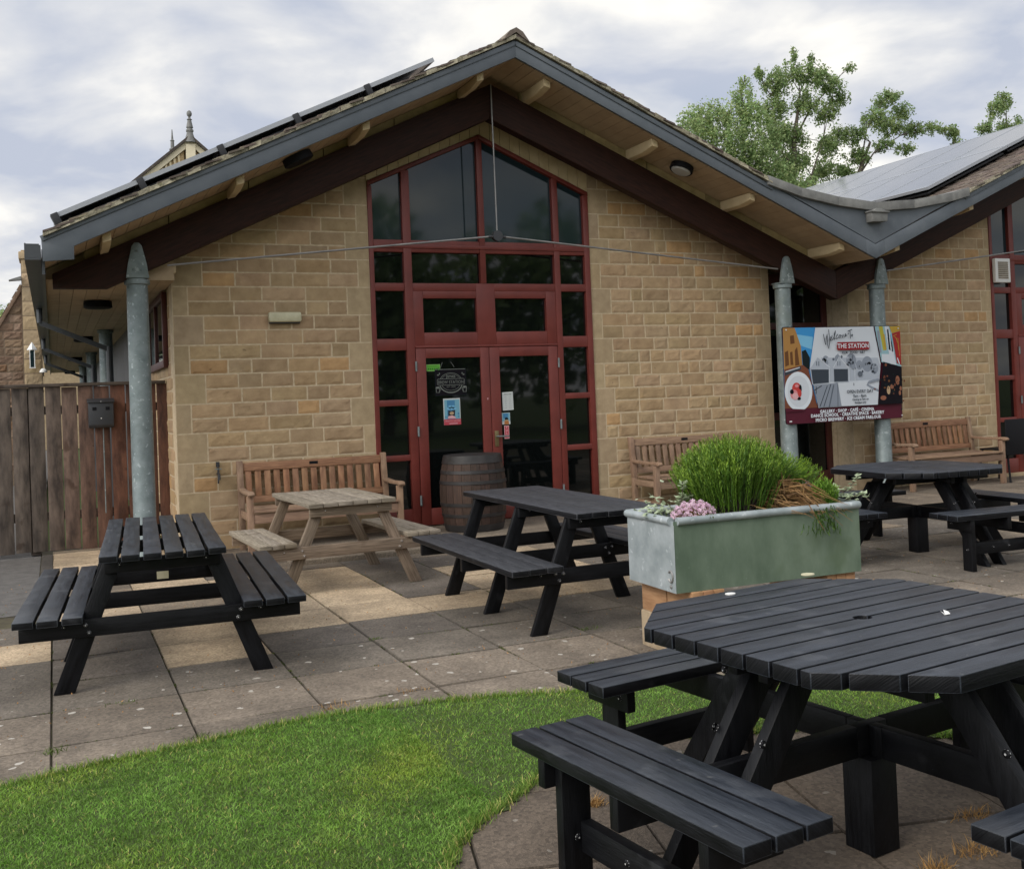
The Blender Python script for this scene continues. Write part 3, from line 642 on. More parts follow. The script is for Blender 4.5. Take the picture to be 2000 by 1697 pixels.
# gutter and downpipes along the left eaves
m=MB()
for y0,y1 in ((9.915,YB),):
    m.box(-.19,-.06,y0,y1,2.80,2.815); m.box(-.19,-.178,y0,y1,2.8155,2.945); m.box(-.072,-.06,y0,y1,2.8155,2.93); m.box(-.178,-.072,y0,y0+.012,2.816,2.94)
    m.box(-.055,-.03,y0+.06,y1,2.68,2.90)
part(m,'gutter',M['gutter'])
for y in (14.6,20.6,26.6):
    m=MB(); m.tube([(-.125,y,2.80),(-.125,y,2.62)],.035,10); m.beam((-.125,y,2.62),(.68,y,2.27),.05,.06); m.tube([(.69,y,2.31),(.69,y,0)],.038,10); part(m,'downpipe',M['gutter'],smooth=True)
m=MB()
for i in range(9): m.box(-.028+i*.1285,-.028+(i+1)*.1285-.004,10.72,YB,2.72,2.735,0,jit(.06,.02))
m.box(-.03,1.13,10.72,YB,2.7355,2.745,0,(.4,.4,.4)); part(m,'eaves_soffit',M['soffit'])
m=MB(); m.prism([(-.03,2.722),(1.128,2.722),(1.128,zsof(1.128)-.005),(-.03,zsof(-.03)-.005)],10.703,10.7195); part(m,'eaves_closing_board',M['soffit'])
m=MB(); m.prism([(.93,2.75),(1.15,2.80),(1.15,2.90),(.93,2.82)],10.73,10.98); part(m,'bearing_block',M['cream'],bevel=.006)
# purlins, their sawn ends showing under the fascia
for x in (.486,1.684,2.935,4.185,4.961,6.283,7.589,8.895,9.782,11.082,12.35,13.6):
    m=MB(); fz=zsof; w2=.038
    pts=[(10.01,-.074),(10.01,0),(10.62,0),(10.62,-.105),(10.22,-.105)]
    P0=m.verts([(x-w2,y,fz(x)-.003+d-(.02 if False else 0)+ (fz(x-w2)-fz(x))*(1 if d==0 else .6)) for y,d in pts]); P1=m.verts([(x+w2,y,fz(x)-.003+d+(fz(x+w2)-fz(x))*(1 if d==0 else .6)) for y,d in pts])
    k=len(pts); m.face([P0+i for i in range(k)]); m.face([P1+i for i in reversed(range(k))])
    for i in range(k): q=(i+1)%k; m.face([P0+i,P1+i,P1+q,P0+q])
    part(m,'purlin',M['cream'],bevel=.004)
# blocking between beam and soffit
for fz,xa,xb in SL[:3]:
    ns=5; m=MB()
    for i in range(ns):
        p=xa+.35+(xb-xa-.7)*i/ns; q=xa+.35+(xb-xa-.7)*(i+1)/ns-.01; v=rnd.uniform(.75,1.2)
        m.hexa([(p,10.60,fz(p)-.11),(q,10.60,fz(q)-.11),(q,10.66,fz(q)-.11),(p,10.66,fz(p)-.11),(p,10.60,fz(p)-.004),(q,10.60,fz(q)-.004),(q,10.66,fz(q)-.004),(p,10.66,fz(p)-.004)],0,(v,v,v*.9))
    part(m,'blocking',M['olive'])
# glulam beams
BY0,BY1=10.56,10.70
def gbeam(poly):
    m=MB(); d=Vector((poly[-1][0]-poly[0][0],0,poly[-1][1]-poly[0][1])).normalized(); n0=len(m.f)
    m.prism(poly,BY0,BY1)
    for i in range(n0,len(m.f)): m.uv[i]=[(Vector(m.v[k]).dot(d),Vector(m.v[k]).dot(Vector((-d.z,0,d.x)))+m.v[k][1]) for k in m.f[i]]
    part(m,'roof_beam',M['glulam'],bevel=.004)
gbeam([(.028,2.758),(.030,2.626),(.504,2.628),(1.069,2.893),(4.507,4.525),(4.53,4.909)])
gbeam([(4.532,4.909),(4.509,4.525),(9.265,2.523),(9.262,2.886)])
gbeam([(9.268,2.886),(9.271,2.523),(14.0,4.52),(14.0,4.90)])
# posts with steel head plates
def post(x,y,full=True):
    m=MB(); m.lathe([(.112,0),(.106,.01),(.104,1.2),(.098,2.66),(.118,2.67),(.118,2.715),(.10,2.72),(.0955,2.74)],(x,y,0),24); part(m,'post',M['galv'],smooth=True)
    if full:
        m=MB(); pl=[(x-.105,2.722),(x+.105,2.722),(x+.085,2.86),(x+.045,3.03),(x+.02,3.06),(x-.02,3.06),(x-.045,3.03),(x-.085,2.86)]
        m.prism(pl,BY0-.045,BY0-.004)
        for dx in (-.035,.035): m.dome((x+dx,BY0-.045,2.80),.013,(0,-1,0)); 
        m.dome((x,BY0-.045,2.98),.013,(0,-1,0)); m.box(x-.10,x+.10,BY0-.004,BY1+.02,2.721,2.735)
        part(m,'post_head',M['galv'],bevel=.006)
post(.775,10.63); post(8.46,10.63); post(9.99,10.63)
for y in (17.3,23.9,30.5): post(.775,y,False)
# tie rods and king rod with the round connector
def rod(a,b,r=.011,nm='tie_rod',mt='steel'):
    m=MB(); m.tube([a,b],r,8); part(m,nm,M[mt],smooth=True)
TY=10.545
rod((4.52,TY,3.218),(1.05,TY,2.848)); rod((4.55,TY,3.218),(8.33,TY,2.902)); rod((4.53,TY,4.90),(4.536,TY,3.28),.009)
rod((10.1,TY,2.90),(14.3,TY,3.42))
m=MB(); m.tube([(4.536,TY-.03,3.22),(4.536,TY+.03,3.22)],.058,24); part(m,'rod_connector',M['darksteel'],smooth=True)
m=MB(); m.tube([(4.435,TY,3.209),(4.47,TY,3.213)],.02,10); m.tube([(4.60,TY,3.213),(4.635,TY,3.210)],.02,10); part(m,'rod_coupling',M['darksteel'],smooth=True)

# entrance screens: red frame > panes; doors > pane, handle, hinge
def screen(dx,doors=True,right=True):
    root=MB(); m=root; y0,y1=W-.018,W+.09
    def bar(x0,x1,z0,z1,o=0): m.box(dx+x0,dx+x1,y0-o,y1,z0,z1)
    lo=lambda x:3.862+.4427*(x-3.2) if x<=4.54 else 4.455-.4377*(x-4.54)
    bar(3.200,3.252,.045,lo(3.2)-.05); bar(5.846,5.92,.045,lo(5.9)-.05)
    bar(3.588,3.682,.045,lo(3.63)-.05,.004); bar(5.440,5.515,.045,lo(5.48)-.05,.004)
    bar(4.500,4.570,2.745,lo(4.53)-.06,.004)
    for (xa,xb) in ((3.2,4.54),(4.54,5.92)):
        P=[(dx+xa,y0-.008,lo(xa)-.055),(dx+xb,y0-.008,lo(xb)-.055),(dx+xb,y1,lo(xb)-.055),(dx+xa,y1,lo(xa)-.055),(dx+xa,y0-.008,lo(xa)-.003),(dx+xb,y0-.008,lo(xb)-.003),(dx+xb,y1,lo(xb)-.003),(dx+xa,y1,lo(xa)-.003)]
        m.hexa(P)
    for z0,z1 in ((3.088,3.222),(2.657,2.745)):
        for xa,xb in ((3.252,3.588),(3.682,4.5),(4.57,5.44),(5.515,5.846)): bar(xa,xb,z0,z1,-.002)
    bar(3.252,5.846,3.13,3.175,.010)
    for z0,z1 in ((2.0,2.13),(1.392,1.460),(.785,.850),(.045,.25)):
        bar(3.252,3.588,z0,z1,-.002); bar(5.515,5.846,z0,z1,-.002)
    # panels over the doors
    bar(3.682,3.797,2.02,2.657,-.001); bar(4.437,4.667,2.02,2.745,-.001); bar(5.313,5.44,2.02,2.657,-.001)
    for xa,xb in ((3.797,4.437),(4.667,5.313)): bar(xa,xb,2.022,2.193,-.002); bar(xa,xb,2.575,2.657,-.002)
    bar(3.684,5.438,2.022,2.045,.014)
    fr=part(m,'entrance_frame',M['red'],bevel=.005)
    yg=W+.03
    def pane(poly,mt='glass'):
        g=MB(); g.prism([(dx+x,z) for x,z in poly],yg,yg+.012); part(g,'pane',M[mt],fr)
    R4=lambda x0,x1,z0,z1:[(x0,z0),(x1,z0),(x1,z1),(x0,z1)]
    pane([(3.252,3.222),(3.588,3.222),(3.588,lo(3.588)-.055),(3.252,lo(3.252)-.055)],'gableglass')
    pane([(3.682,3.222),(4.5,3.222),(4.5,lo(4.5)-.055),(3.682,lo(3.682)-.055)],'gableglass')
    pane([(4.57,3.222),(5.44,3.222),(5.44,lo(5.44)-.055),(4.57,lo(4.57)-.055)],'gableglass')
    pane([(5.515,3.222),(5.846,3.222),(5.846,lo(5.846)-.055),(5.515,lo(5.515)-.055)],'gableglass')
    for x0,x1 in ((3.252,3.588),(3.682,4.5),(4.57,5.44),(5.515,5.846)): pane(R4(x0,x1,2.745,3.088))
    for x0,x1 in ((3.252,3.588),(5.515,5.846)):
        for z0,z1 in ((2.13,2.657),(1.46,2.0),(.85,1.392),(.25,.785)): pane(R4(x0,x1,z0,z1))
    for x0,x1 in ((3.797,4.437),(4.667,5.313)): pane(R4(x0,x1,2.193,2.575))
    for s,(x0,x1,ga,gb) in enumerate(((3.688,4.562,3.802,4.457),(4.568,5.434,4.690,5.315))):
        d=MB(); yd=y0-.006
        for a,b,z0,z1 in ((x0,ga,.06,2.018),(gb,x1,.06,2.018)): d.box(dx+a,dx+b,yd,yd+.05,z0,z1)
        d.box(dx+ga,dx+gb,yd+.001,yd+.05,1.908,2.018); d.box(dx+ga,dx+gb,yd+.001,yd+.05,.06,.245)
        do=part(d,'door',M['red'],bevel=.004)
        g=MB(); g.box(dx+ga-.005,dx+gb+.005,yd+.022,yd+.03,.24,1.912); part(g,'pane',M['glass'],do)
        hx=x0-.006 if s==0 else x1+.006
        for z in (1.82,1.10,.34):
            h=MB(); h.tube([(dx+hx,yd-.012,z-.055),(dx+hx,yd-.012,z+.055)],.012,8); part(h,'hinge',M['galv'],do,smooth=True)
        if s==1:
            h=MB(); h.box(dx+4.594,dx+4.642,yd-.008,yd,.885,1.062); part(h,'handle_plate',M['brass'],do,bevel=.002)
            h=MB(); h.tube([(dx+4.618,yd-.008,1.0),(dx+4.618,yd-.055,1.0),(dx+4.64,yd-.062,1.0),(dx+4.745,yd-.062,.998)],.009,8); part(h,'handle',M['galv'],do,smooth=True)
    t=MB(); t.box(dx+3.21,dx+5.91,y0-.06,y1,-.04,.044); part(t,'door_sill',M['ashlar'],bevel=.004)
screen(0); screen(9.28)
# glazed recess between the gables
m=MB(); ry=W+.42
for x0,x1,z0,z1 in ((8.53,8.62,0,2.9),(9.74,9.83,0,2.9),(8.62,9.74,.0,.26),(8.62,9.74,.98,1.08),(8.62,9.74,2.2,2.29),(8.62,9.74,2.8,2.95)): m.box(x0+.002,x1-.002,ry,ry+.08,z0,z1)
fr=part(m,'recess_frame',M['darkred'],bevel=.004)
for z0,z1 in ((.26,.98),(1.08,2.2),(2.29,2.8)):
    g=MB(); g.box(8.62,9.74,ry+.03,ry+.04,z0,z1); part(g,'pane',M['glass'],fr)
m=MB(); m.box(8.20,8.53,W+.33,ry+.2,-.04,zsof(8.5)-.02); m.box(9.83,10.1,W+.33,ry+.2,-.04,zsof(9.9)-.02); part(m,'recess_wall',M['mortar'])
# high side window under the eaves
m=MB()
for y0,y1,z0,z1 in ((11.55,11.62,1.90,2.70),(13.4,13.47,1.90,2.70),(11.62,13.4,1.90,1.98),(11.62,13.4,2.62,2.70),(12.46,12.54,1.98,2.62)): m.box(1.08,1.13,y0,y1,z0,z1)
fr=part(m,'side_window',M['darkred'],bevel=.004)
g=MB(); g.box(1.10,1.108,11.62,13.4,1.98,2.62); part(g,'pane',M['glass'],fr)

# ------------------------------------------------------------------ rectangular A-frame picnic tables
def picnic(name,label,loc,rz,mw,ml,group,L=.97,top=.72,seat=.42,nt_=6,wt=.633,fr=(-.77,0,.77),gap=.012,thin=.036,warp=0,seatin=.385,seatout=.70,leg_w=.098,foot=.51,head=.25,bolt='bolt',double=False,trim=False):
    ms='plastic' if ml=='plastic' else mw  # black tables: board sides use the near black, painting the shade in the slits
    root=thing(name,label,'picnic table',loc,rz,group)
    def plank(m,x0,x1,y0,y1,z1,t):
        n=6; v=rnd.uniform(.82,1.18); tt=(v,v,v*rnd.uniform(.97,1.03)); wz=[rnd.uniform(-1,1)*warp for _ in range(n+1)]
        off=rnd.uniform(0,30)
        ends=(rnd.uniform(-.006,.006),rnd.uniform(-.006,.006))
        if warp==0:
            n0=len(m.f); m.prism([(x0,y0+ends[0]),(x1,y0+ends[0]),(x1,y1+ends[1]),(x0,y1+ends[1])],z1-t,z1,0,tt,'xy',1)
            for k9 in range(n0,len(m.f)): m.uv[k9]=[(m.v[p9][1]+off,m.v[p9][0]+m.v[p9][2]+off) for p9 in m.f[k9]]
            return
        wx=[rnd.uniform(-1,1)*warp*.5 for _ in range(n+1)]
        rings=[]
        for i in range(n+1):
            y=y0+ends[0]+(y1-y0)*i/n; rings.append(m.verts([(x0+wx[i],y,z1-t+wz[i]),(x1+wx[i],y,z1-t+wz[i]*.5),(x1+wx[i],y,z1+wz[i]*.5),(x0+wx[i],y,z1+wz[i])]))
        for i in range(n):
            for k in range(4):
                q=(k+1)%4; a,b=rings[i],rings[i+1]; s=k*.11
                m.face([a+q,a+k,b+k,b+q],0 if k==2 else 1,tt,[(off+i*.3,s+.1),(off+i*.3,s),(off+i*.3+.3,s),(off+i*.3+.3,s+.1)])
        a=rings[0]; m.face([a,a+1,a+2,a+3],1,tt); a=rings[-1]; m.face([a+3,a+2,a+1,a],1,tt)
    m=MB(); pw=(wt-(nt_-1)*gap)/nt_
    for i in range(nt_):
        x=-wt/2+i*(pw+gap); plank(m,x,x+pw,-L,L,top,thin)
    m.build('tabletop',[M[mw],M[ms]],root,bevel=.004)
    sw=(seatout-seatin-2*gap)/3
    for s in (-1,1):
        m=MB()
        for i in range(3):
            a=seatin+i*(sw+gap); x0,x1=sorted((s*a,s*(a+sw))); plank(m,x0,x1,-L+.02,L-.02,seat,thin)
        m.build('seat',[M[mw],M[ms]],root,bevel=.004)
    tb=top-thin; sb=seat-thin
    for y in fr:
        for s in (-1,1):
            m=MB(); hw=leg_w/2
            a=(s*head,y,tb-.002); P=[]
            for (x,z) in ((s*foot-hw*1.08,0),(s*foot+hw*1.08,0),(s*head+hw*.95,tb-.002),(s*head-hw*.95,tb-.002)): P.append((x,z))
            if True:
                t=jit(.12,.02); Lz=tb
                n0=m.verts([(P[0][0],y-.018,P[0][1]),(P[1][0],y-.018,P[1][1]),(P[2][0],y-.018,P[2][1]),(P[3][0],y-.018,P[3][1]),
                            (P[0][0],y+.018,P[0][1]),(P[1][0],y+.018,P[1][1]),(P[2][0],y+.018,P[2][1]),(P[3][0],y+.018,P[3][1])])
                off=rnd.uniform(0,30)
                for q in ((0,1,2,3),(7,6,5,4),(1,5,6,2),(4,0,3,7),(3,2,6,7),(4,5,1,0)):
                    m.face([n0+i for i in q],0,t,[(off+(m.v[n0+i][2])*1.1,(m.v[n0+i][0]+ (foot-head)*s*m.v[n0+i][2]/tb)+m.v[n0+i][1]) for i in q])
            m.build('leg',M[ml],root,bevel=.003)
        # bearers: one board under the top, one long board carrying both seats, in front of the legs
        fy=y-.038 if y<=.1 else y+.038
        m=MB(); m.box(-wt/2+.02,wt/2-.02,min(fy,fy)-.018,fy+.018,tb-.072,tb-.002,0,jit(.1,.02))
        for s in (-1,1): m.dome((s*(head-.03),fy-.018,tb-.03),.012,(0,-1,0),1)
        m.build('top_bearer',[M[ml],M[bolt]],root,bevel=.003)
        m=MB(); m.box(-seatout-.0+.02,seatout-.02,fy-.018,fy+.018,sb-.092,sb-.002,0,jit(.1,.02))
        for s in (-1,1):
            xx=head+(foot-head)*(1-(sb-.05)/tb)
            for (dx,dz) in (((.012,.02),(-.004,-.02)) if not double else ((.025,.022),(-.028,.018),(0,-.022))): m.dome((s*(xx+dx),fy-.018,sb-.05+dz),.0125,(0,-1,0),1)
            m.dome((s*(seatin+.10),fy-.018,sb-.03),.011,(0,-1,0),1)
        if trim: 
            for s in (-1,1): m.box(s*seatout-.01-(.0 if s>0 else -.0),s*seatout+.01,fy-.03,fy+.03,sb-.08,sb-.004) if False else None
        m.build('seat_bearer',[M[ml],M[bolt]],root,bevel=.003)
    return root
t1=picnic('picnic_table','black plastic picnic table with wavy planks and wide gaps, in front of the wooden fence',(.575,6.72,0),R(-4.1),'planks','plastic','black plastic picnic tables',warp=.0035,gap=.017,seatout=.735,seatin=.40)
m=MB(); m.box(-.02,.055,.695,.7,.325,.375); m.build('label_plate',M['lampcream'],t1)
picnic('picnic_table','black stained picnic table with close planks between the barrel and the planter',(3.175,6.55,0),R(-.5),'blackwood','plastic','black plastic picnic tables',top=.74,seat=.435,wt=.635,gap=.006,seatin=.405,seatout=.745,double=True)
# weathered wooden picnic table
picnic('picnic_table','weathered grey brown wooden picnic table in front of the left teak bench',(2.085,8.55,0),R(2),'greywood','legwood',None,L=.62,top=.695,seat=.405,wt=.70,gap=.005,fr=(-.52,.53),warp=.002,seatin=.44,seatout=.73,thin=.034,foot=.53,head=.24,leg_w=.092)

# ------------------------------------------------------------------ octagonal eight-seat tables
def octo(label,loc,rz):
    root=thing('octagonal_table',label,'picnic table',loc,rz,'octagonal black picnic tables')
    S,cut,th,top=.605,.262,.045,.722
    m=MB(); n=12; pw=2*S/n; oct_=[(-S+cut,-S),(S-cut,-S),(S,-S+cut),(S,S-cut),(S-cut,S),(-S+cut,S),(-S,S-cut),(-S,-S+cut)]
    for i in range(n):
        y0=-S+i*pw+.0062; y1=-S+(i+1)*pw-.0062
        poly=clip_half(clip_half(oct_,0,1,y0),0,-1,-y1); v=rnd.uniform(.85,1.15)
        if i in (5,6):      # parasol hole across the middle joint
            e=y1 if i==5 else y0; sg=-1 if i==5 else 1; arc=[(.03*math.cos(a),e+sg*.022*math.sin(a)) for a in [math.pi*q/8 for q in range(9)]]
            q0=clip_half(clip_half(oct_,0,1,y0),0,-1,-y1)
            xm=max(p[0] for p in q0); xl=min(p[0] for p in q0)
            poly=([(xl,y0),(xm,y0),(xm,y1)]+arc+[(xl,y1)]) if i==5 else ([(xl,y1),(xl,y0)]+[(-p[0],p[1]) for p in arc]+[(xm,y0),(xm,y1)])
        n0=len(m.f); m.prism(poly,top-th,top,0,(v,v,v*1.02),'xy',1); off=rnd.uniform(0,30)
        for k in range(n0,len(m.f)): m.uv[k]=[(m.v[q][0]+off,m.v[q][1]+m.v[q][2]+off) for q in m.f[k]]
    m.build('tabletop',[M['planks'],M['plastic']],root,bevel=.0022)  # second material blackens plank sides, so the gaps carry painted shade
    tb=top-th
    m=MB()
    for yy in (-.062,.062): m.box(-.50,.50,yy-.019,yy+.019,tb-.062,tb-.001,0,jit(.1,.02))
    for xx in (-.30,.30): 
        m.box(xx-.02,xx+.02,.083,.47,tb-.060,tb-.001); m.box(xx-.02,xx+.02,-.47,-.083,tb-.060,tb-.001)
    m.build('top_bearer',M['plastic'],root,bevel=.003)
    m=MB(); m.box(-.058,.058,-.058,.058,0,.2965)
    m.build('centre_post',M['plastic'],root,bevel=.004)
    for k in range(4):
        A=Matrix.Rotation(k*math.pi/2,4,'Z')
        def mk(name,fn,bev=.003,mats=('plastic','bolt')):
            q=MB(); fn(q); q.xform(A); return q.build(name,[M[x] for x in mats],root,bevel=bev)
        # local: seat lies on the -y side; outward = -y
        st=.433; sp=.089
        def seat(q):
            for i in range(3):
                y1=-.718-i*(sp+.012); xa,xb=-.505+rnd.uniform(-.003,.003),.505+rnd.uniform(-.003,.003); n0=len(q.f); q.prism([(xa,y1-sp),(xb,y1-sp),(xb,y1),(xa,y1)],st-.04,st,0,jit(.12,.015),'xy',2); off=rnd.uniform(0,30)
                for k9 in range(n0,len(q.f)): q.uv[k9]=[(q.v[p9][0]+off,q.v[p9][1]+q.v[p9][2]+off) for p9 in q.f[k9]]
        mk('seat',seat,.003,('planks','bolt','plastic'))  # seat board sides painted near black for dark gaps as well
        zb=st-.0405
        for s in (-1,1):
            def bearer(q):
                q.box(s*.355-.018,s*.355+.018,-1.0,-.755,zb-.085,zb-.001)
                q.dome((s*.373 if s>0 else s*.373,-.80,zb-.04),.011,(s,0,0),1)
            mk('seat_bearer',bearer)
            def sleg(q): 
                q.box(s*.318-.018,s*.318+.018,-.965,-.865,0,zb-.001,0,jit(.1,.01)); q.dome((s*.336,-.915,.16),.011,(s,0,0),1); q.dome((s*.300,-.915,.16),.011,(-s,0,0),1)
            mk('seat_leg',sleg)
            def leg(q):
                x=s*.078; n0=q.verts([(x-.019,-.86,0),(x+.019,-.86,0),(x+.019,-.755,0),(x-.019,-.755,0),(x-.019,-.425,tb-.064),(x+.019,-.425,tb-.064),(x+.019,-.31,tb-.064),(x-.019,-.31,tb-.064)])
                for f4 in ((3,2,1,0),(4,5,6,7),(0,1,5,4),(1,2,6,5),(2,3,7,6),(3,0,4,7)): q.face([n0+i for i in f4],0,(1,1,1),[(q.v[n0+i][2],q.v[n0+i][0]+q.v[n0+i][1]) for i in f4])
                q.dome((x+s*.019,-.545,.46),.013,(s,0,0),1)
            mk('leg',leg)
        mk('crossbar',lambda q:q.box(-.019+0,.019,-1.0,-(.0695 if k%2 else .0695),.298,.395,0,jit(.1,.01)))
        mk('brace',lambda q:(q.box(-.299,.299,-.905,-.867,.115,.205,0,jit(.1,.01)),q.dome((.078,-.905,.16),.011,(0,-1,0),1),q.dome((-.078,-.905,.16),.011,(0,-1,0),1)))
    m=MB(); m.box(-.068,.068,-.019,.019,.298,.394); m.box(-.0185,.0185,.0195,.0685,.298,.394); m.box(-.0185,.0185,-.0685,-.0195,.298,.394); m.build('cross_joint',M['plastic'],root,bevel=.002)
    return root
octo('big black octagonal picnic table nearest the camera, litter on its top',(2.325,2.60,0),R(7.5))
octo('black octagonal picnic table on the slabs below the right teak bench',(6.685,6.755,0),R(86))
def disc(name,label,cat,loc,r,h,mt,rz=0,ry=.8):
    m=MB(); m.lathe([(r*.9,0),(r,h*.4),(r*.98,h),(r*.6,h*.8)],(0,0,0),16); o=m.build(name,M[mt],smooth=True,loc=loc,rot=(0,0,rz)); o.scale=(1,ry,1); return tag(o,label,cat)
disc('bottle_cap','cream round cap at the far edge of the near octagonal table','cap',(2.663,3.305-.035,.7225),.028,.006,'lampcream')
disc('bottle_cap','small white cap on the left part of the near table top','cap',(2.20,3.13,.7225),.02,.005,'white')
m=MB(); m.flat([(0,0,.002),(.02,-.007,.003),(.028,.004,.008),(.02,.016,.013),(.012,.008,.004)]); m.flat([(0,0,.0),(.012,.008,.003),(.006,.02,.012)])
tag(m.build('paper_scrap',M['white'],loc=(2.545,2.475,.7225),rot=(0,0,.3)),'torn white paper scrap on the right of the near table top','litter')

# ------------------------------------------------------------------ teak garden benches
def bench(label,loc,width,rz=0,mw='teak',mf='teakgrey',group='teak benches against the walls'):
    root=thing('garden_bench',label,'bench',loc,rz,group); w2=width/2
    # y: 0 at the front legs, .56 at the back
    for s in (-1,1):
        m=MB(); x=s*(w2-.03); m.box(x-.03,x+.03,.0,.06,0,.58,0,jit()); m.build('leg',M[mf],root,bevel=.004)
        m=MB(); n0=None
        m.hexa([(x-.03,.50,0),(x+.03,.50,0),(x+.03,.56,0),(x-.03,.56,0),(x-.03,.50,.42),(x+.03,.50,.42),(x+.03,.56,.42),(x-.03,.56,.42)],0,jit())
        m.hexa([(x-.03,.50,.421),(x+.03,.50,.421),(x+.03,.56,.421),(x-.03,.56,.421),(x-.03,.565,.90),(x+.03,.565,.90),(x+.03,.615,.90),(x-.03,.615,.90)],0,jit()); m.build('leg',M[mf],root,bevel=.004)
        m=MB(); 
        pts=[(-.06,.578),(.02,.592),(.25,.585),(.53,.60),(.53,.632),(.25,.617),(.02,.626),(-.05,.622),(-.075,.60)]
        m.prism(pts,x-.032,x+.032,0,jit(),'yz'); m.build('armrest',M[mf],root,bevel=.006)
        m=MB(); m.box(x-.014,x+.014,.061,.499,.33,.40,0,jit()); m.box(x-.014,x+.014,.061,.499,.12,.17,0,jit()); m.build('side_rail',M[mf],root,bevel=.003)
    m=MB(); n=6
    for i in range(n): y=-.02+i*.088; m.box(-w2+.062,w2-.062,y,y+.078,.405+.004*abs(i-2.5),.428+.004*abs(i-2.5),0,jit())
    m.build('seat',M[mf],root,bevel=.004)
    m=MB(); m.box(-w2+.061,w2-.061,.005,.035,.31,.40,0,jit()); m.build('apron',M[mf],root,bevel=.003)
    sl_=lambda z:.53+(z-.42)*.145
    def rail(z0,z1,t):
        m=MB(); m.hexa([(-w2+.061,sl_(z0)-t,z0),(w2-.061,sl_(z0)-t,z0),(w2-.061,sl_(z0)+t,z0),(-w2+.061,sl_(z0)+t,z0),(-w2+.061,sl_(z1)-t,z1),(w2-.061,sl_(z1)-t,z1),(w2-.061,sl_(z1)+t,z1),(-w2+.061,sl_(z1)+t,z1)],0,jit()); m.build('back_rail',M[mw],root,bevel=.004)
    rail(.795,.875,.018); rail(.47,.535,.018)
    n=15 if width<1.62 else 16; m=MB(); W_=width-.13
    for i in range(n):
        x=-W_/2+W_*(i+.5)/n; a=.031 if True else .03; z0,z1=.536,.794
        m.hexa([(x-a,sl_(z0)-.008,z0),(x+a,sl_(z0)-.008,z0),(x+a,sl_(z0)+.008,z0),(x-a,sl_(z0)+.008,z0),(x-a,sl_(z1)-.008,z1),(x+a,sl_(z1)-.008,z1),(x+a,sl_(z1)+.008,z1),(x-a,sl_(z1)+.008,z1)],0,jit(.22,.06))
    m.build('back_slats',M[mw],root,bevel=.003)
    m=MB(); y=sl_(.845)-.0195; m.box(-.045,.045,y-.003,y,.825,.855); m.build('name_plate',M['black'],root)
    return root
bench('brown teak bench left of the entrance, behind the wooden picnic table',(2.485,10.32,.0),1.58)
bench('teak bench half hidden by the flowering planter, right of the entrance',(7.08,10.32,0),1.56,0,'teakgrey','teakgrey')
bench('pale teak bench under the sign by the far right stone wall',(10.98,10.30,0),1.68)

# oak barrel
b=thing('oak_barrel','dark oak barrel with iron hoops standing by the red doors','barrel',(4.10,10.45,.046))
H_=.80; prof=lambda z:.305+.055*math.sin(math.pi*min(max(z/H_,0),1))**.9
m=MB(); ns=22
for k in range(ns):
    v=rnd.uniform(.65,1.35); t=(v,v*rnd.uniform(.93,1.03),v*.97); off=rnd.uniform(0,20)
    for i in range(14):
        za,zb_=H_*i/14,H_*(i+1)/14; q=[]
        for z,aa in ((za,k),(za,k+.96),(zb_,k+.96),(zb_,k)): a_=2*math.pi*aa/ns; q.append((prof(z)*math.cos(a_),prof(z)*math.sin(a_),z))
        n=m.verts(q); m.face([n,n+1,n+2,n+3],0,t,[(off+za,k*.2),(off+za,k*.2+.1),(off+zb_,k*.2+.1),(off+zb_,k*.2)])
m.lathe([(.255,.01)]+[(prof(H_*i/14)-.006,H_*i/14) for i in range(15)]+[(.285,H_-.001),(.284,H_-.04)],(0,0,0),44,0,(.5,.5,.5)); m.build('staves',M['barrel'],b,smooth=True)
for za,zb_ in ((.715,.80),(.61,.645),(.50,.535),(.27,.305),(.155,.19),(.005,.075)):
    m=MB(); m.lathe([(prof(za)+.001,za),(prof(za)+.005,za+.001),(prof(zb_)+.005,zb_-.001),(prof(zb_)+.001,zb_)],(0,0,0),44); m.build('hoop',M['hoop'],b,smooth=True)
m=MB(); m.lathe([(.283,H_-.036),(.283,H_-.004),(.01,H_-.0035)],(0,0,0),36); m.build('barrel_head',M['barreltop'],b)

# ------------------------------------------------------------------ fence
fe=thing('wooden_fence','tall weathered board fence left of the building','fence',(-1,11.9,0))
m=MB(); x=-4.0
while x<1.10:
    wd=.146; v=rnd.uniform(.75,1.25); red=min(max((x+.15)/.7,0),1)
    c=(v*(1+.10*red),v*(1-.40*red),v*(1-.55*red)); h=1.735+rnd.uniform(-.006,.006)
    m.box(x-(-1),x+wd-(-1),-.011+rnd.uniform(-.003,.003),.011,.02+rnd.uniform(0,.02),h,0,c); x+=wd+rnd.uniform(.008,.014)
m.build('boards',M['fence'],fe,bevel=.003)
m=MB(); m.box(-3.0,2.12,-.035,.04,1.737,1.772,0,(.95,.95,.95)); m.build('capping_rail',M['fence'],fe,bevel=.004)
m=MB()
for z in (.35,1.45): m.box(-3.0,2.12,.012,.05,z,z+.09)
m.build('rails',M['fence'],fe)
for xx in (-2.6,-.9,.8): m=MB(); m.box(xx-.05,xx+.05,.051,.15,0,1.73); m.build('fence_post',M['fence'],fe)
ab=thing('ash_bin','dark grey wall ashtray box screwed to the fence','ashtray',(.46,11.875,1.29))
m=MB(); m.prism([(-.075,0),(.0,0),(.0,.30),(-.055,.30),(-.10,.265),(-.10,.03)],-.125,.125,0,None,'yz'); m.build('box',M['darksteel'],ab,bevel=.01)
m=MB(); m.prism([(-.115,.262),(.0,.296),(.0,.312),(-.12,.275)],-.135,.135,0,None,'yz'); m.build('lid',M['darksteel'],ab,bevel=.004)
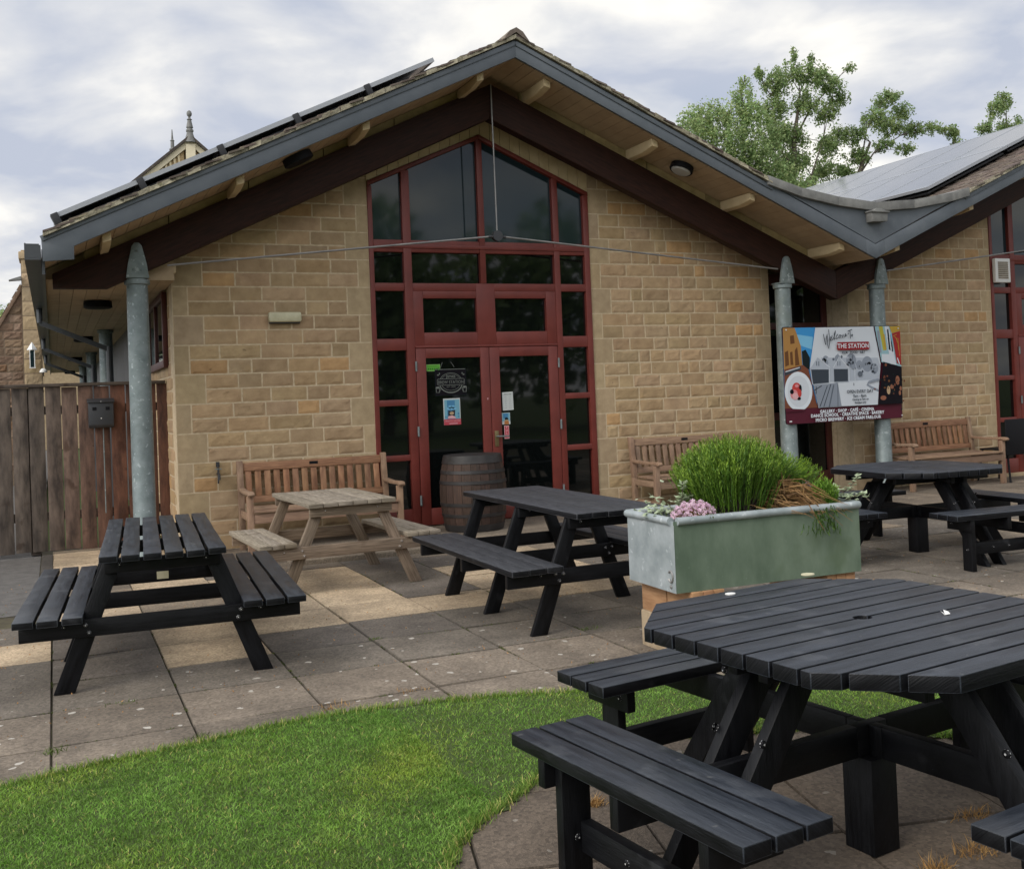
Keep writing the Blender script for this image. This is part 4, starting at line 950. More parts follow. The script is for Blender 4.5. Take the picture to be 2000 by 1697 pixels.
m=MB(); m.box(-.085,-.045,-.1035,-.1015,.185,.22); m.box(.045,.085,-.1035,-.1015,.185,.22); m.build('slots',M['black'],ab)
m=MB(); m.dome((0,-.112,.272),.009,(0,-1,0)); m.dome((-.0,-.1015,.10),.007,(0,-1,0)); m.build('screw',M['white'],ab)
m=MB(); m.tube([(.02,-.02,-.002),(.02,-.02,-.9)],.006,6); m.build('drain_tube',M['galv'],ab)

# ------------------------------------------------------------------ things fixed to the building
li=thing('wall_light','cream bulkhead light on the stone wall left of the entrance','wall light',(2.25,10.965,2.37))
m=MB(); m.box(-.172,.172,-.055,.02,-.05,.055); m.build('diffuser',M['lampcream'],li,bevel=.02)
m=MB(); m.box(-.16,.16,-.02,.03,-.062,-.051); m.build('base',M['darksteel'],li)
li=thing('round_light','round black bulkhead light with opal glass under the right roof slope','ceiling light',(6.79,10.24,zsof(6.79)),0)
li.rotation_euler=(0,math.atan(.4272),0)
m=MB(); m.lathe([(.115,.0),(.135,-.005),(.14,-.06),(.128,-.075),(.118,-.07)],(0,0,0),32); m.build('housing',M['black'],li,smooth=True)
m=MB(); m.lathe([(.117,-.0705),(.10,-.086),(.05,-.092),(.01,-.093)],(0,0,0),32); m.build('diffuser',M['opal'],li,smooth=True)
def soflight(label,x,y,group):
    li=thing('soffit_light',label,'ceiling light',(x,y,2.719 if group else zsof(x)-.004),0,group); li.rotation_euler=(0,0 if group else -math.atan(.4787),0)
    m=MB(); m.lathe([(.10,.0),(.15,-.005),(.155,-.075),(.13,-.088),(.05,-.093)],(0,0,0),28); m.build('housing',M['black'],li,smooth=True); return li
soflight('black round light under the left roof slope above the beam',2.26,10.19,None)
g_='black lights along the left eaves'
for i,(y,l) in enumerate(((12.75,'black eaves light nearest the corner, just left of the first post'),(18.9,'black eaves light second from the corner, above the gutter bracket'),(26.0,'small black eaves light third along the side passage'),(34.6,'tiny black eaves light farthest down the side passage'))): soflight(l,.50,y,g_)
tp=thing('water_tap','small outdoor tap on the stone wall left of the bench','tap',(1.52,10.975,.78))
m=MB(); m.tube([(0,.02,.0),(0,-.05,.0),(0,-.075,-.01),(0,-.08,-.06)],[.014,.014,.013,.012],10); m.tube([(0,-.035,0),(0,-.035,.045)],.009,8); m.build('spout',M['darksteel'],tp,smooth=True)
m=MB(); m.box(-.032,.032,-.042,-.028,.045,.055); m.build('handle',M['galv'],tp,bevel=.003)
m=MB(); m.box(-.018,.018,.002,.012,.07,.12); m.tube([(0,.0,-.1),(0,.0,.1)],.007,6); m.build('pipe',M['darksteel'],tp)
vb=thing('vent_box','white louvred ventilation box on the right entrance frame','vent',(12.645,10.97,2.98))
m=MB(); m.box(-.15,.15,-.06,.0,-.175,.175); m.build('housing',M['white'],vb,bevel=.012)
m=MB()
for k in range(9): z=-.12+k*.028; m.hexa([(-.10,-.066,z),(.10,-.066,z),(.10,-.061,z+.018),(-.10,-.061,z+.018),(-.10,-.062,z+.004),(.10,-.062,z+.004),(.10,-.0605,z+.022),(-.10,-.0605,z+.022)])
m.build('louvres',M['greywood'],vb)

# loose stones, notices and stickers on the doors
def color(n,c,rough=.55): 
    if n not in M: M[n]=mat('print_'+n,c,c,rough=rough,bump=0,spec=.2)
    return M[n]
for n,c in dict(sky=(.16,.36,.46),skyd=(.06,.20,.36),paper=(.50,.53,.52),ink=(.03,.03,.035),redp=(.42,.06,.08),pinkp=(.62,.36,.38),green=(.10,.33,.04),greend=(.03,.13,.02),greenp=(.25,.42,.16),sand=(.42,.30,.18),chalk=(.15,.165,.15),orange=(.38,.15,.05),
    w=(.52,.56,.61),maroon=(.075,.010,.022),label=(.22,.012,.018),stonep=(.34,.18,.055),stoned=(.12,.05,.018),blue=(.04,.24,.52),bluel=(.17,.42,.62),treed=(.012,.018,.02),brownp=(.16,.055,.03),g1=(.10,.12,.15),g2=(.22,.25,.30),g3=(.36,.40,.46),g4=(.045,.055,.07),plate=(.60,.65,.70),dish=(.46,.05,.045),dish2=(.58,.22,.24),blk=(.010,.009,.012),skin=(.24,.10,.06),yel=(.38,.34,.04),gold=(.40,.26,.04),signred=(.28,.02,.02),cyan=(.25,.40,.45)).items(): color(n,c)
for n in ('blk','treed','g4'): M[n].node_tree.nodes['Principled BSDF'].inputs['Specular IOR Level'].default_value=.05
class Print(MB):
    """flat printed layers on a wall facing -y: x,z coordinates, each layer .6 mm in front of the last"""
    def __init__(s,y): super().__init__(); s.y=y; s.k=0; s.mats=[]
    def mi(s,n):
        if n not in s.mats: s.mats.append(n)
        return s.mats.index(n)
    def poly(s,pts,n,step=True):
        if step: s.k+=1
        s.flat([(x,s.y-.0006*s.k,z) for x,z in pts],s.mi(n))
    def rect(s,x0,x1,z0,z1,n,step=True): s.poly([(x0,z0),(x1,z0),(x1,z1),(x0,z1)],n,step)
    def ell(s,cx,cz,rx,rz,n,step=True,k=28): s.poly([(cx+rx*math.cos(2*math.pi*i/k),cz+rz*math.sin(2*math.pi*i/k)) for i in range(k)],n,step)
    def word(s,body,cx,cz,size,n,step=True,sx=1,sp=1,ang=0,bold=0,align='CENTER'):
        if step: s.k+=1
        Mx=Matrix.Translation((cx,s.y-.0006*s.k,cz))@Matrix.Rotation(R(90),4,'X')@Matrix.Rotation(ang,4,'Z')
        s.text(body,size,Mx,s.mi(n),None,align,0,sp,sx,bold)
    def line(s,pts,wd,n,step=True):
        if step: s.k+=1
        w_=wd if hasattr(wd,'__len__') else [wd]*len(pts); L_=[];R_=[]
        for i,p in enumerate(pts):
            a=pts[max(i-1,0)]; b=pts[min(i+1,len(pts)-1)]; d=Vector((b[0]-a[0],b[1]-a[1])); d=d.normalized() if d.length>0 else Vector((1,0)); o=Vector((-d.y,d.x))*w_[i]/2
            L_.append((p[0]+o.x,p[1]+o.y)); R_.append((p[0]-o.x,p[1]-o.y))
        for i in range(len(pts)-1):
            q=[L_[i],L_[i+1],R_[i+1],R_[i]]; s.flat([(x,s.y-.0006*s.k,z) for x,z in q],s.mi(n))
    def done(s,name,label,cat,parent=None):
        o=s.build(name,[M[n] for n in s.mats],parent)
        if label: tag(o,label,cat)
        return o
YD=W-.0025       # just in front of the door glass
YG=10.9955
p=Print(YG); p.rect(3.812,3.972,1.762,1.838,'greenp'); p.rect(3.817,3.967,1.767,1.833,'green')
p.word('FOOD HYGIENE',3.885,1.815,.013,'greend',sp=1.05); 
for k in range(5): p.ell(3.835+k*.024,1.787,.008,.010,'greend',step=(k==0),k=12)
p.ell(3.952,1.785,.014,.016,'greend'); p.word('5',3.952,1.777,.022,'greenp'); p.done('hygiene_sticker','green hygiene rating sticker top left on the left door glass','sticker')
# chalk drawn board hanging in the left door
p=Print(YG-.001)
cx,cz=4.092,1.632
p.rect(3.905,4.28,1.485,1.785,'treed'); p.rect(3.91,4.275,1.49,1.78,'blk')
p.line([(3.91,1.779),(4.27,1.779)],.006,'chalk'); p.line([(4.0,1.86),(3.975,1.80)],.004,'chalk'); p.line([(4.1,1.86),(4.14,1.80)],.004,'chalk')
arc=[(cx+.135*math.cos(a),cz+.105*math.sin(a)) for a in [math.pi*(.04+.92*i/24) for i in range(25)]]; p.line(arc,.005,'chalk')
arc=[(cx+.12*math.cos(a),cz+.09*math.sin(a)) for a in [math.pi*(.06+.88*i/24) for i in range(25)]]; p.line(arc,.003,'chalk')
arc=[(cx+.135*math.cos(a),cz-.01-.105*math.sin(a)) for a in [math.pi*(.08+.84*i/24) for i in range(25)]]; p.line(arc,.012,'chalk')
arc=[(cx+.11*math.cos(a),cz-.01-.08*math.sin(a)) for a in [math.pi*(.08+.84*i/24) for i in range(25)]]; p.line(arc,.004,'chalk')
rb=[(3.93,cz+.032),(3.945,cz+.04),(4.24,cz+.04),(4.255,cz+.03),(4.255,cz-.02),(4.24,cz-.03),(3.945,cz-.03),(3.93,cz-.02),(3.93,cz+.032)]
p.poly(rb[:-1],'blk'); p.line(rb,.005,'chalk'); p.word('BREW STATION',cx,cz-.014,.050,'chalk',sx=.86); p.word('Jarves',cx,cz+.052,.052,'chalk',sx=.9,bold=.0006); p.word('EST. 2020',cx,cz-.058,.026,'chalk')
for sx_ in (-1,1):
    bx=cx+sx_*.16; p.line([(bx-.02,cz-.05),(bx-.018,cz-.11),(bx+.018,cz-.11),(bx+.02,cz-.05),(bx-.02,cz-.05)],.008,'chalk'); p.ell(bx,cz-.055,.02,.012,'chalk'); p.line([(bx-sx_*.02,cz-.06),(bx-sx_*.034,cz-.075),(bx-sx_*.02,cz-.1)],.005,'chalk')
    p.ell(cx+sx_*.152,cz+.085,.012,.007,'chalk'); p.ell(cx+sx_*.135,cz+.10,.006,.011,'chalk')
p.done('brewery_board','dark board with a chalk drawn brewery emblem in the left door','sign')
# blue poster
p=Print(YG); x0,x1,z0,z1=3.993,4.195,1.155,1.452; wq,hq=x1-x0,z1-z0
U=lambda a,b:(x0+a*wq,z0+b*hq)
p.rect(x0,x1,z0,z1,'paper'); p.poly([U(.06,.22),U(.96,.22),U(.96,.95),U(.06,.95)],'sky'); p.poly([U(.22,.22),U(.68,.22),U(.68,.92),U(.22,.92)],'skyd')
for i in range(5): p.ell(*U(.30+.09*i,.62+.06*(i%2)),.024,.016,'bluel',step=(i==0),k=14)
p.poly([U(.27,.30),U(.66,.34),U(.68,.57),U(.44,.52),U(.27,.56)],'ink'); p.ell(*U(.48,.44),.026,.017,'sand'); p.poly([U(.26,.33),U(.5,.36),U(.68,.30),U(.7,.24),U(.24,.24)],'pinkp')
p.ell(*U(.87,.42),.009,.012,'skyd'); p.ell(*U(.87,.31),.006,.010,'skyd'); p.ell(*U(.12,.31),.007,.011,'skyd')
p.poly([U(.0,.0),U(1,.0),U(1,.22),U(0,.22)],'redp'); p.word('PHOTO SALON',*U(.52,.115),.028,'pinkp',sx=.9); p.line([U(.3,.05),U(.8,.05)],.008,'pinkp')
p.done('blue_poster','blue poster with a red foot on the left door glass','poster')
p=Print(YG); q=[(4.712,1.497),(4.848,1.502),(4.852,1.292),(4.716,1.287)]; p.poly([(a,b) for a,b in reversed(q)],'paper'); p.word('OPENING TIMES',4.78,1.468,.0125,'ink',bold=.0004)
for i,dn in enumerate(('MON','TUE','WED','THU','FRI','SAT','SUN')):
    p.word(dn,4.755,1.437-i*.0205,.011,'g1',step=(i==0)); p.word('12 - 9',4.808,1.437-i*.0205,.011,'g1',step=False)
p.done('opening_notice','white typed notice on the right door glass','notice')
p=Print(YG); p.rect(4.700,4.802,1.128,1.262,'paper'); p.rect(4.704,4.798,1.165,1.258,'sky'); p.rect(4.718,4.775,1.20,1.255,'skyd'); p.ell(4.755,1.19,.022,.02,'treed'); p.poly([(4.725,1.13),(4.785,1.13),(4.78,1.172),(4.73,1.172)],'orange'); p.line([(4.73,1.175),(4.78,1.175)],.012,'sand'); p.done('small_poster','small blue card above the pull sign on the right door','poster')
p=Print(YG-.004); p.rect(4.722,4.782,.965,1.116,'pinkp'); p.rect(4.729,4.775,.972,1.109,'redp')
for i,ch in enumerate('PULL'): p.word(ch,4.752,1.082-i*.0325,.032,'pinkp',step=(i==0),bold=.0012)
p.done('pull_sign','red and white PULL sign beside the door handle','sign')
p=Print(10.972); p.poly([(4.515,1.44),(4.535,1.44),(4.525,1.415)],'pinkp'); p.done('door_marker','tiny white triangle sticker between the two doors','sticker')

# ------------------------------------------------------------------ welcome sign on the two posts
YS=10.50
sg=thing('welcome_sign','large printed welcome board fixed across two galvanised posts','sign',(9.26,YS,1.565))
k_=YS/10.45
def S(px,py):
    """artwork coordinates of the board -> board plane (x,z)"""
    v=(py-225)/1075; t=(px-150-40*v)/1290; tp_=225-20*t; bt=1300-70*t; v=(py-tp_)/(bt-tp_); t=(px-150-40*v)/1290
    return ((8.277+1.889*t)*k_-9.26,(2.165-1.208*v-1.47)*k_+1.47-1.565)
m=MB(); cs=[(150,225),(1440,205),(1480,1230),(190,1300)]; c4=[S(*q) for q in cs]
xs=[q[0] for q in c4]; X0,X1,Z0,Z1=min(xs),max(xs),-.607,.607
def rpoly(x0,x1,z0,z1,r):
    o=[]
    for cx_,cz_,a0 in ((x1-r,z1-r,0),(x0+r,z1-r,90),(x0+r,z0+r,180),(x1-r,z0+r,270)):
        for i in range(5): a=R(a0+i*22.5); o.append((cx_+r*math.cos(a),cz_+r*math.sin(a)))
    return o
m.prism(rpoly(X0,X1,Z0,Z1,.03),0,.006); m.build('panel',M['blk'],sg)
p=Print(-.0002)
p.poly(list(rpoly(X0+.008,X1-.008,Z0+.004,Z1-.008,.03)),'maroon')
A=lambda *q:[S(*t) for t in q]
p.poly(A((178,1110),(520,1110),(505,225),(160,232)),'blue'); 
p.poly(A((290,300),(480,330),(470,470),(330,420)),'bluel')
p.poly(A((160,232),(285,230),(350,430),(365,640),(172,700)),'stonep')
for q in (((235,320),(275,310),(285,400),(240,410)),((180,500),(215,480),(225,640),(185,660)),((235,500),(260,490),(270,640),(240,640)),((285,480),(310,440),(335,640),(290,650))): p.poly(A(*q),'stoned',step=(q[0]==(235,320)))
p.poly(A((360,490),(400,470),(445,560),(440,690),(370,660)),'treed')
p.poly(A((172,690),(370,640),(430,690),(525,1112),(178,1120)),'brownp'); p.poly(A((178,720),(345,650),(350,690),(180,760)),'g4'); p.line(A((185,715),(335,668)),.012,'w')
p.ell(*S(322,930),.215,.245,'plate'); p.ell(*S(322,930),.17,.195,'w')
p.ell(*S(300,900),.07,.075,'dish'); p.ell(*S(275,965),.06,.06,'dish2'); p.ell(*S(250,935),.03,.03,'blk'); p.ell(*S(340,900),.02,.05,'blk'); p.ell(*S(325,1010),.028,.02,'blk'); p.ell(*S(330,950),.03,.05,'dish'); p.ell(*S(285,985),.045,.045,'pinkp'); p.ell(*S(300,870),.03,.02,'dish2')
p.poly(A((178,1120),(200,1120),(380,1128),(380,1145),(185,1160)),'maroon')
cen=A((500,228),(1143,213),(1222,620),(1183,1080),(530,1115),(437,680)); p.poly(list(reversed(cen)),'w')
p.poly(A((560,560),(1190,560),(1215,640),(1200,800),(640,830),(600,700)),'g3')
for q in ((610,590,.06),(740,570,.05),(890,590,.09),(1070,630,.10),(1150,680,.07),(980,640,.06)): p.ell(*S(q[0],q[1]),q[2]*.9,q[2],'g2',step=(q[0]==610))
rs9=random.Random(4); p.k+=1
for q in range(80):
    ax,ay=rs9.choice(((610,590),(740,580),(880,600),(930,640),(1070,640),(1140,690),(1000,660),(860,640)));  p.ell(*S(ax+rs9.gauss(0,22),ay+rs9.gauss(0,20)),rs9.uniform(.008,.022),rs9.uniform(.008,.02),rs9.choice(('g1','g2','g2','g4','g3')),step=False,k=9)
p.k+=2
p.poly(A((437,670),(520,560),(650,670),(650,840),(460,855)),'g3'); p.poly(A((450,690),(640,690),(640,835),(470,850)),'g4')
p.poly(A((690,670),(752,560),(860,670),(860,830),(700,830)),'g3'); p.poly(A((695,685),(850,685),(850,820),(700,825)),'g4')
for ax in (440,690): p.line(A((ax,672),(ax+ (80 if ax==440 else 62),552),(ax+(215 if ax==440 else 170),672)),.012,'w',step=(ax==440))
for ax in (522,752): 
    for d_ in (-14,10): p.line(A((ax+d_,600),(ax+d_,650)),.011,'g1',step=(ax==522 and d_==-14))
for xx in (645,860,925): p.line(A((xx,680),(xx+4,850)),.012,'w',step=(xx==645))
p.line(A((890,640),(905,530)),.01,'g1'); p.ell(*S(910,660),.035,.03,'g2'); p.ell(*S(985,740),.04,.035,'g1')
p.poly(A((470,862),(640,850),(740,835),(775,1092),(530,1112)),'g2')
for a_,b_ in (((500,880),(500,960)),((560,870),(480,920)),((620,870),(540,1100)),((690,860),(640,1105)),((735,850),(735,1095)),((660,850),(580,1105))): p.line(A(a_,b_),.012 if a_[0]!=690 else .02,'g4' if a_[0]%20==0 else 'g1',step=(a_==(500,880)))
p.poly(A((735,840),(1060,820),(1075,870),(1190,935),(1180,1080),(775,1095)),'w'); p.line(A((1195,800),(1080,830),(1060,860),(1110,890),(1190,925)),.03,'g2')
p.line(A((910,840),(912,870)),.012,'g1')
# right hand pictures
p.poly(A((1150,213),(1438,208),(1455,660),(1225,610)),'cyan')
for q,n in ((((1195,213),(1240,213),(1285,470),(1245,480)),'yel'),(((1240,300),(1262,300),(1285,470),(1265,480)),'gold'),(((1175,260),(1200,260),(1225,500),(1205,510)),'g2'),(((1262,213),(1310,213),(1395,640),(1330,630)),'w'),(((1290,250),(1305,240),(1330,480),(1310,470)),'bluel'),(((1325,300),(1340,300),(1360,500),(1345,490)),'bluel'),(((1225,520),(1330,520),(1390,640),(1230,600)),'w'),(((1315,212),(1438,208),(1440,260),(1345,290)),'gold'),(((1345,292),(1440,262),(1452,640),(1400,620)),'signred')): p.poly(A(*q),n,step=(n in('yel','w','gold','signred')))
for i in range(5): p.line(A((1360+i*14,320+i*6),(1400+i*8,300+60*i)),.007,'gold',step=(i==0))
p.line(A((1405,560),(1430,630)),.016,'w')
p.poly(A((1242,608),(1454,660),(1462,1066),(1183,1078)),'blk')
for q in ((1405,810,.035,.06),(1300,920,.03,.055),(1340,880,.035,.03),(1240,1005,.05,.03),(1440,900,.02,.03),(1430,950,.02,.03)): p.ell(*S(q[0],q[1]),q[2],q[3],'skin' if q[0]!=1300 else 'sand',step=(q[0]==1405))
p.ell(*S(1270,640),.02,.02,'brownp')
for q in range(34): p.ell(*S(1330+rs9.gauss(0,70),880+rs9.gauss(0,90)),rs9.uniform(.008,.02),rs9.uniform(.008,.02),rs9.choice(('treed','brownp','blk','stoned')),step=(q==0),k=9)
# lettering
p.k+=1
strokes=[[(575,300),(590,380),(600,420),(608,330),(615,300),(622,420),(632,460),(645,380),(632,250)],[(645,370),(665,340),(672,318),(655,330),(655,375),(685,350)],[(685,350),(705,290),(707,260),(694,300),(694,362),(708,345)],[(735,300),(718,320),(716,355),(738,338)],[(752,310),(742,338),(756,345),(764,318),(752,308),(775,318)],[(778,345),(784,305),(788,340),(800,300),(806,335),(816,318)],[(812,322),(826,305),(818,292),(812,330),(836,312)],[(850,285),(845,305)],[(842,268),(892,248)],[(866,256),(872,350)],[(890,300),(882,322),(890,330),(897,308),(888,300)]]
for sk in strokes: p.line(A(*sk),.011,'g4',step=False)
c=S(903,430); p.poly([(x+c[0],z+c[1]) for x,z in rpoly(-.265,.265,-.052,.052,.02)],'label')
an=R(1.0)
p.word('THE STATION',c[0],c[1]-.026,.082,'plate',sx=1.0,ang=an*0,bold=.0012)
c=S(905,500); p.word('FILM · FOOD · ART',c[0],c[1]-.016,.043,'g4',sx=1.0,sp=1.05,bold=.0016)
for body,px,py,sz,sx_ in (('OPEN EVERY DAY',975,932,.057,.96),('9am - 8pm',970,980,.050,1),('Closing at 7pm on',978,1019,.036,1),('Sundays only',978,1054,.036,1)):
    c=S(px,py); p.word(body,c[0],c[1]-sz*.33,sz,'g4',sx=sx_,bold=.0010,step=(px==975))
for body,px,py in (('GALLERY · SHOP · CAFÉ · CINEMA',830,1138),('DANCE SCHOOL · CREATIVE SPACE · BAKERY',838,1180),('MICRO BREWERY · ICE CREAM PARLOUR',845,1228)):
    c=S(px,py); p.word(body,c[0],c[1]-.021,.055,'plate',sx=1.0,sp=1.06,bold=.0022,step=(px==830))
p.done('printed_face',None,None,sg)
m=MB()
for x,z in ((X0+.04,Z0+.035),(X1-.04,Z0+.035),(X0+.06,Z0+.035),(X1-.04,Z1-.04),(X0+.04,Z1-.04)): m.dome((x,-.04 if False else -.035,z),.011,(0,-1,0))
m.xform(Matrix.Translation((0,.0,0))); m.build('screws',M['bolt'],sg)
m=MB()
for xx in (8.46,9.99):
    for z in (-.45,.45): m.box(xx-9.26-.12,xx-9.26+.12,.0062,.024,z-.02,z+.02)
m.build('bracket',M['galv'],sg)

# black cafe chair at the right edge
ch=thing('cafe_chair','black metal chair beside the right teak bench','chair',(12.10,10.58,0),R(6))
m=MB(); m.box(-.22,.22,-.22,.22,.43,.455); m.build('seat',M['black'],ch,bevel=.01)
m=MB(); m.box(-.29,.29,-.26,-.235,.37,.86); m.build('backrest',M['black'],ch,bevel=.02)
for sx_ in (-1,1):
    for sy in (-1,1): m=MB(); m.tube([(sx_*.19,sy*.19,.43),(sx_*.23,sy*.25,0)],.014,8); m.build('leg',M['black'],ch,smooth=True)

# ------------------------------------------------------------------ planter and its plants
PX0,PX1,PY0,PY1,PZ0,PZ1=3.0,4.22,4.72,5.24,.38,.76
pl=thing('metal_planter','galvanised trough planter with a green algae covered long side','planter',(3.61,4.98,PZ0),R(-2))
def Lp(m): m.xform(Matrix.Translation((-3.61,-4.98,-PZ0))); return m
m=MB(); m.box(PX0,PX1,PY0,PY0+.006,PZ0,PZ1); n0=len(m.f); Lp(m).build('front_side',M['algae'],pl)
m=MB(); m.box(PX0,PX0+.006,PY0+.0065,PY1,PZ0,PZ1); m.box(PX1-.006,PX1,PY0+.0065,PY1,PZ0,PZ1); m.box(PX0+.0065,PX1-.0065,PY1-.006,PY1,PZ0,PZ1); m.box(PX0+.0065,PX1-.0065,PY0+.0065,PY1-.0065,PZ0,PZ0+.006); m.box(PX0-.0015,PX0-.0005,PY0-.002,PY0+.03,PZ0,PZ1-.02); Lp(m).build('sheet_sides',M['trough'],pl)
for a,b in (((PX0+.02,PY0),(PX1,PY0)),((PX0,PY0+.03),(PX0,PY1)),((PX1,PY0),(PX1,PY1)),((PX0,PY1),(PX1,PY1))):
    m=MB(); m.tube([(a[0],a[1],PZ1),((a[0]+b[0])/2,(a[1]+b[1])/2,PZ1+.002),(b[0],b[1],PZ1)],.022,12); Lp(m).build('rolled_rim',M['trough'],pl,smooth=True)
m=MB(); m.tube([(PX0-.004,PY0+.045+.022*math.cos(a),PZ0+.085+.03*math.sin(a)) for a in [R(q) for q in range(40,330,24)]],.006,8); m.dome((PX0-.001,PY0+.05,PZ0+.03),.012,(-1,0,0)); Lp(m).build('ring_handle',M['steel'],pl,smooth=True)
m=MB(); nx,ny=24,12; idx=[[m.verts([(PX0+.01+(PX1-PX0-.02)*i/nx,PY0+.01+(PY1-PY0-.02)*k/ny,PZ1-.05+rnd.uniform(-.015,.02))]) for i in range(nx+1)] for k in range(ny+1)]
for k in range(ny):
    for i in range(nx): m.face([idx[k][i],idx[k][i+1],idx[k+1][i+1],idx[k+1][i]])
Lp(m).build('soil',M['soil'],pl,smooth=True)
for i,(x,y,lab) in enumerate(((3.06,5.12,'timber block under the rear left end of the planter'),(3.06,4.85,'timber block under the front left end of the planter'),(3.96,4.85,'timber block under the front right end of the planter'),(3.96,5.12,'timber block under the rear right end of the planter'))):
    m=MB()
    for k in range(3): m.box(-.10+k*.068,-.034+k*.068,-.13,.13,.205,.379,0,jit(.12,.03))
    tag(m.build('timber_block',M['timber'],bevel=.004,loc=(x+.12,y,0)),lab,'timber block','timber blocks under the planter')
    m=MB(); m.box(-.11,.11,-.135,.135,0,.2045); tag(m.build('concrete_block',M['block'],bevel=.008,loc=(x+.12,y,0)),lab.replace('timber block','buff concrete block at the bottom'),'concrete block','concrete blocks under the planter')

def spikes(name,mt,pts,parent,tip=.5):
    """pts: (base, top, radius, tint): upright needle clad stems"""
    m=MB()
    for b_,t_,r_,c in pts:
        b_=Vector(b_); t_=Vector(t_); d=t_-b_; Lg=d.length; d.normalize(); o1=d.orthogonal().normalized(); o2=d.cross(o1)
        ns=max(3,int(Lg/.016))
        n=m.verts([b_+o1*r_*.35,b_-o1*r_*.2+o2*r_*.3,b_-o1*r_*.2-o2*r_*.3,t_])
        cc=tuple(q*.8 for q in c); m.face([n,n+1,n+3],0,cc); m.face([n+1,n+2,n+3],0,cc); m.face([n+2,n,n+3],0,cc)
        for k in range(ns):
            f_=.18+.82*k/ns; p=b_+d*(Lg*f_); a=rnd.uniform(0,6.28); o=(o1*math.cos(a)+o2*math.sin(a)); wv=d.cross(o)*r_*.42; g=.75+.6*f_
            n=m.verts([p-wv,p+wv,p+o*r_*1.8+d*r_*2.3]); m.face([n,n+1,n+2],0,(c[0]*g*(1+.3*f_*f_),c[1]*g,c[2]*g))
    return m.build(name,M[mt],parent)
sh=thing('green_shrub','big bright green needle leaved shrub growing in the planter','shrub',(3.575,4.99,PZ1-.05))
pts=[]; rs=random.Random(21)
for i in range(2100):
    # dome of stems: left mound large, right mound lower
    a=rs.uniform(0,2*math.pi); q=math.sqrt(rs.random()); R1,R2=.325,.25
    ux,uy=q*math.cos(a),q*math.sin(a)
    x=-.02+ux*R1; y=uy*R2; top=.16+.31*math.sqrt(max(0,1-ux*ux*.92-uy*uy*.72)); 
    if i>1680:
        ux,uy=q*math.cos(a),q*math.sin(a); x=.345+ux*.16; y=.04+uy*.18; top=.15+.19*math.sqrt(max(0,1-q*q*.9))
    if abs(x+.03)<.028+.00*top and y<-.05 and rs.random()<.85: continue
    top*=rs.uniform(.90,1.06)
    ln=rs.uniform(.13,.31); bz=max(top-ln,.03)
    if x>.13 and x<.40 and y<.02 and bz<.17: bz=.17+rs.uniform(0,.04); 
    if bz>=top: continue
    lean=.42; v=rs.uniform(.6,1.25); br=rs.random()
    c=(v*1.1,v,v) if br>.25 else (v*.55,v*.62,v*.8)
    pts.append(((x*.80,y*.8,bz),((x+.03)*(1+lean*.5)-.03+rs.uniform(-.014,.014),y*(1+lean*.5)+rs.uniform(-.014,.014),top),rs.uniform(.0055,.0085),c))
spikes('foliage','hebe',pts,sh)
m=MB()
for i in range(70):
    a=rs.uniform(0,6.28); q=rs.uniform(.1,1); x1,y1=q*.34*math.cos(a),q*.22*math.sin(a)
    m.tube([(x1*.15+rs.uniform(-.03,.03),y1*.15,-.02),(x1*.5,y1*.5,.10),(x1*.95,y1*.95,.24)],[.007,.005,.003],5,0,jit(.3,.05))
m.build('stems',M['bark'],sh)
# dead straw clump
st_=thing('dead_straw_clump','dead straw coloured stems spilling over the planter front, right of the shrub','dead plant',(3.87,4.85,PZ1-.03))
m=MB()
for i in range(560):
    x=rs.gauss(.03,.070); y=rs.gauss(.02,.06); h=rs.uniform(.02,.20)*max(.25,1-abs(x)*2.2); ang=rs.gauss(-.15,.5); ln=rs.uniform(.10,.30)
    a0=Vector((x-.10,y,rs.uniform(.0,.22)*max(.2,1-abs(x+.05)*4))); dx=Vector((math.cos(ang),rs.uniform(-.55,.1),-.55+rs.uniform(-.2,.5))).normalized()
    if i%9==0: dx=Vector((rs.uniform(-.4,.3),rs.uniform(-.3,.3),1)).normalized(); ln*=.6
    p1=a0+dx*ln*.5+Vector((0,0,.03)); p2=a0+dx*ln+Vector((0,-.01,-.02))
    if p2.z<-.02 and p2.y>-.20: p2.z=-.0+rs.uniform(0,.02)
    v=rs.uniform(.55,1.25); m.tube([a0,p1,p2],[.0032,.0028,.0012],4,0,(v,v*rs.uniform(.9,1.02),v*rs.uniform(.8,1)))
for i in range(60):
    x=rs.uniform(-.18,.02); z=.04+rs.uniform(0,.20)*(1-abs(x+.07)*5) ; y=rs.uniform(-.07,.03); v=rs.uniform(.6,1.2); s_=rs.uniform(.012,.026)
    n=m.verts([(x,y,z),(x+s_*.5,y-.008,z+s_),(x+s_*1.3,y,z+s_*1.6),(x+s_*.7,y+.006,z+s_*.4)]); m.face([n,n+1,n+2,n+3],0,(v,v,v*.9))
m.build('straw',M['straw'],st_)
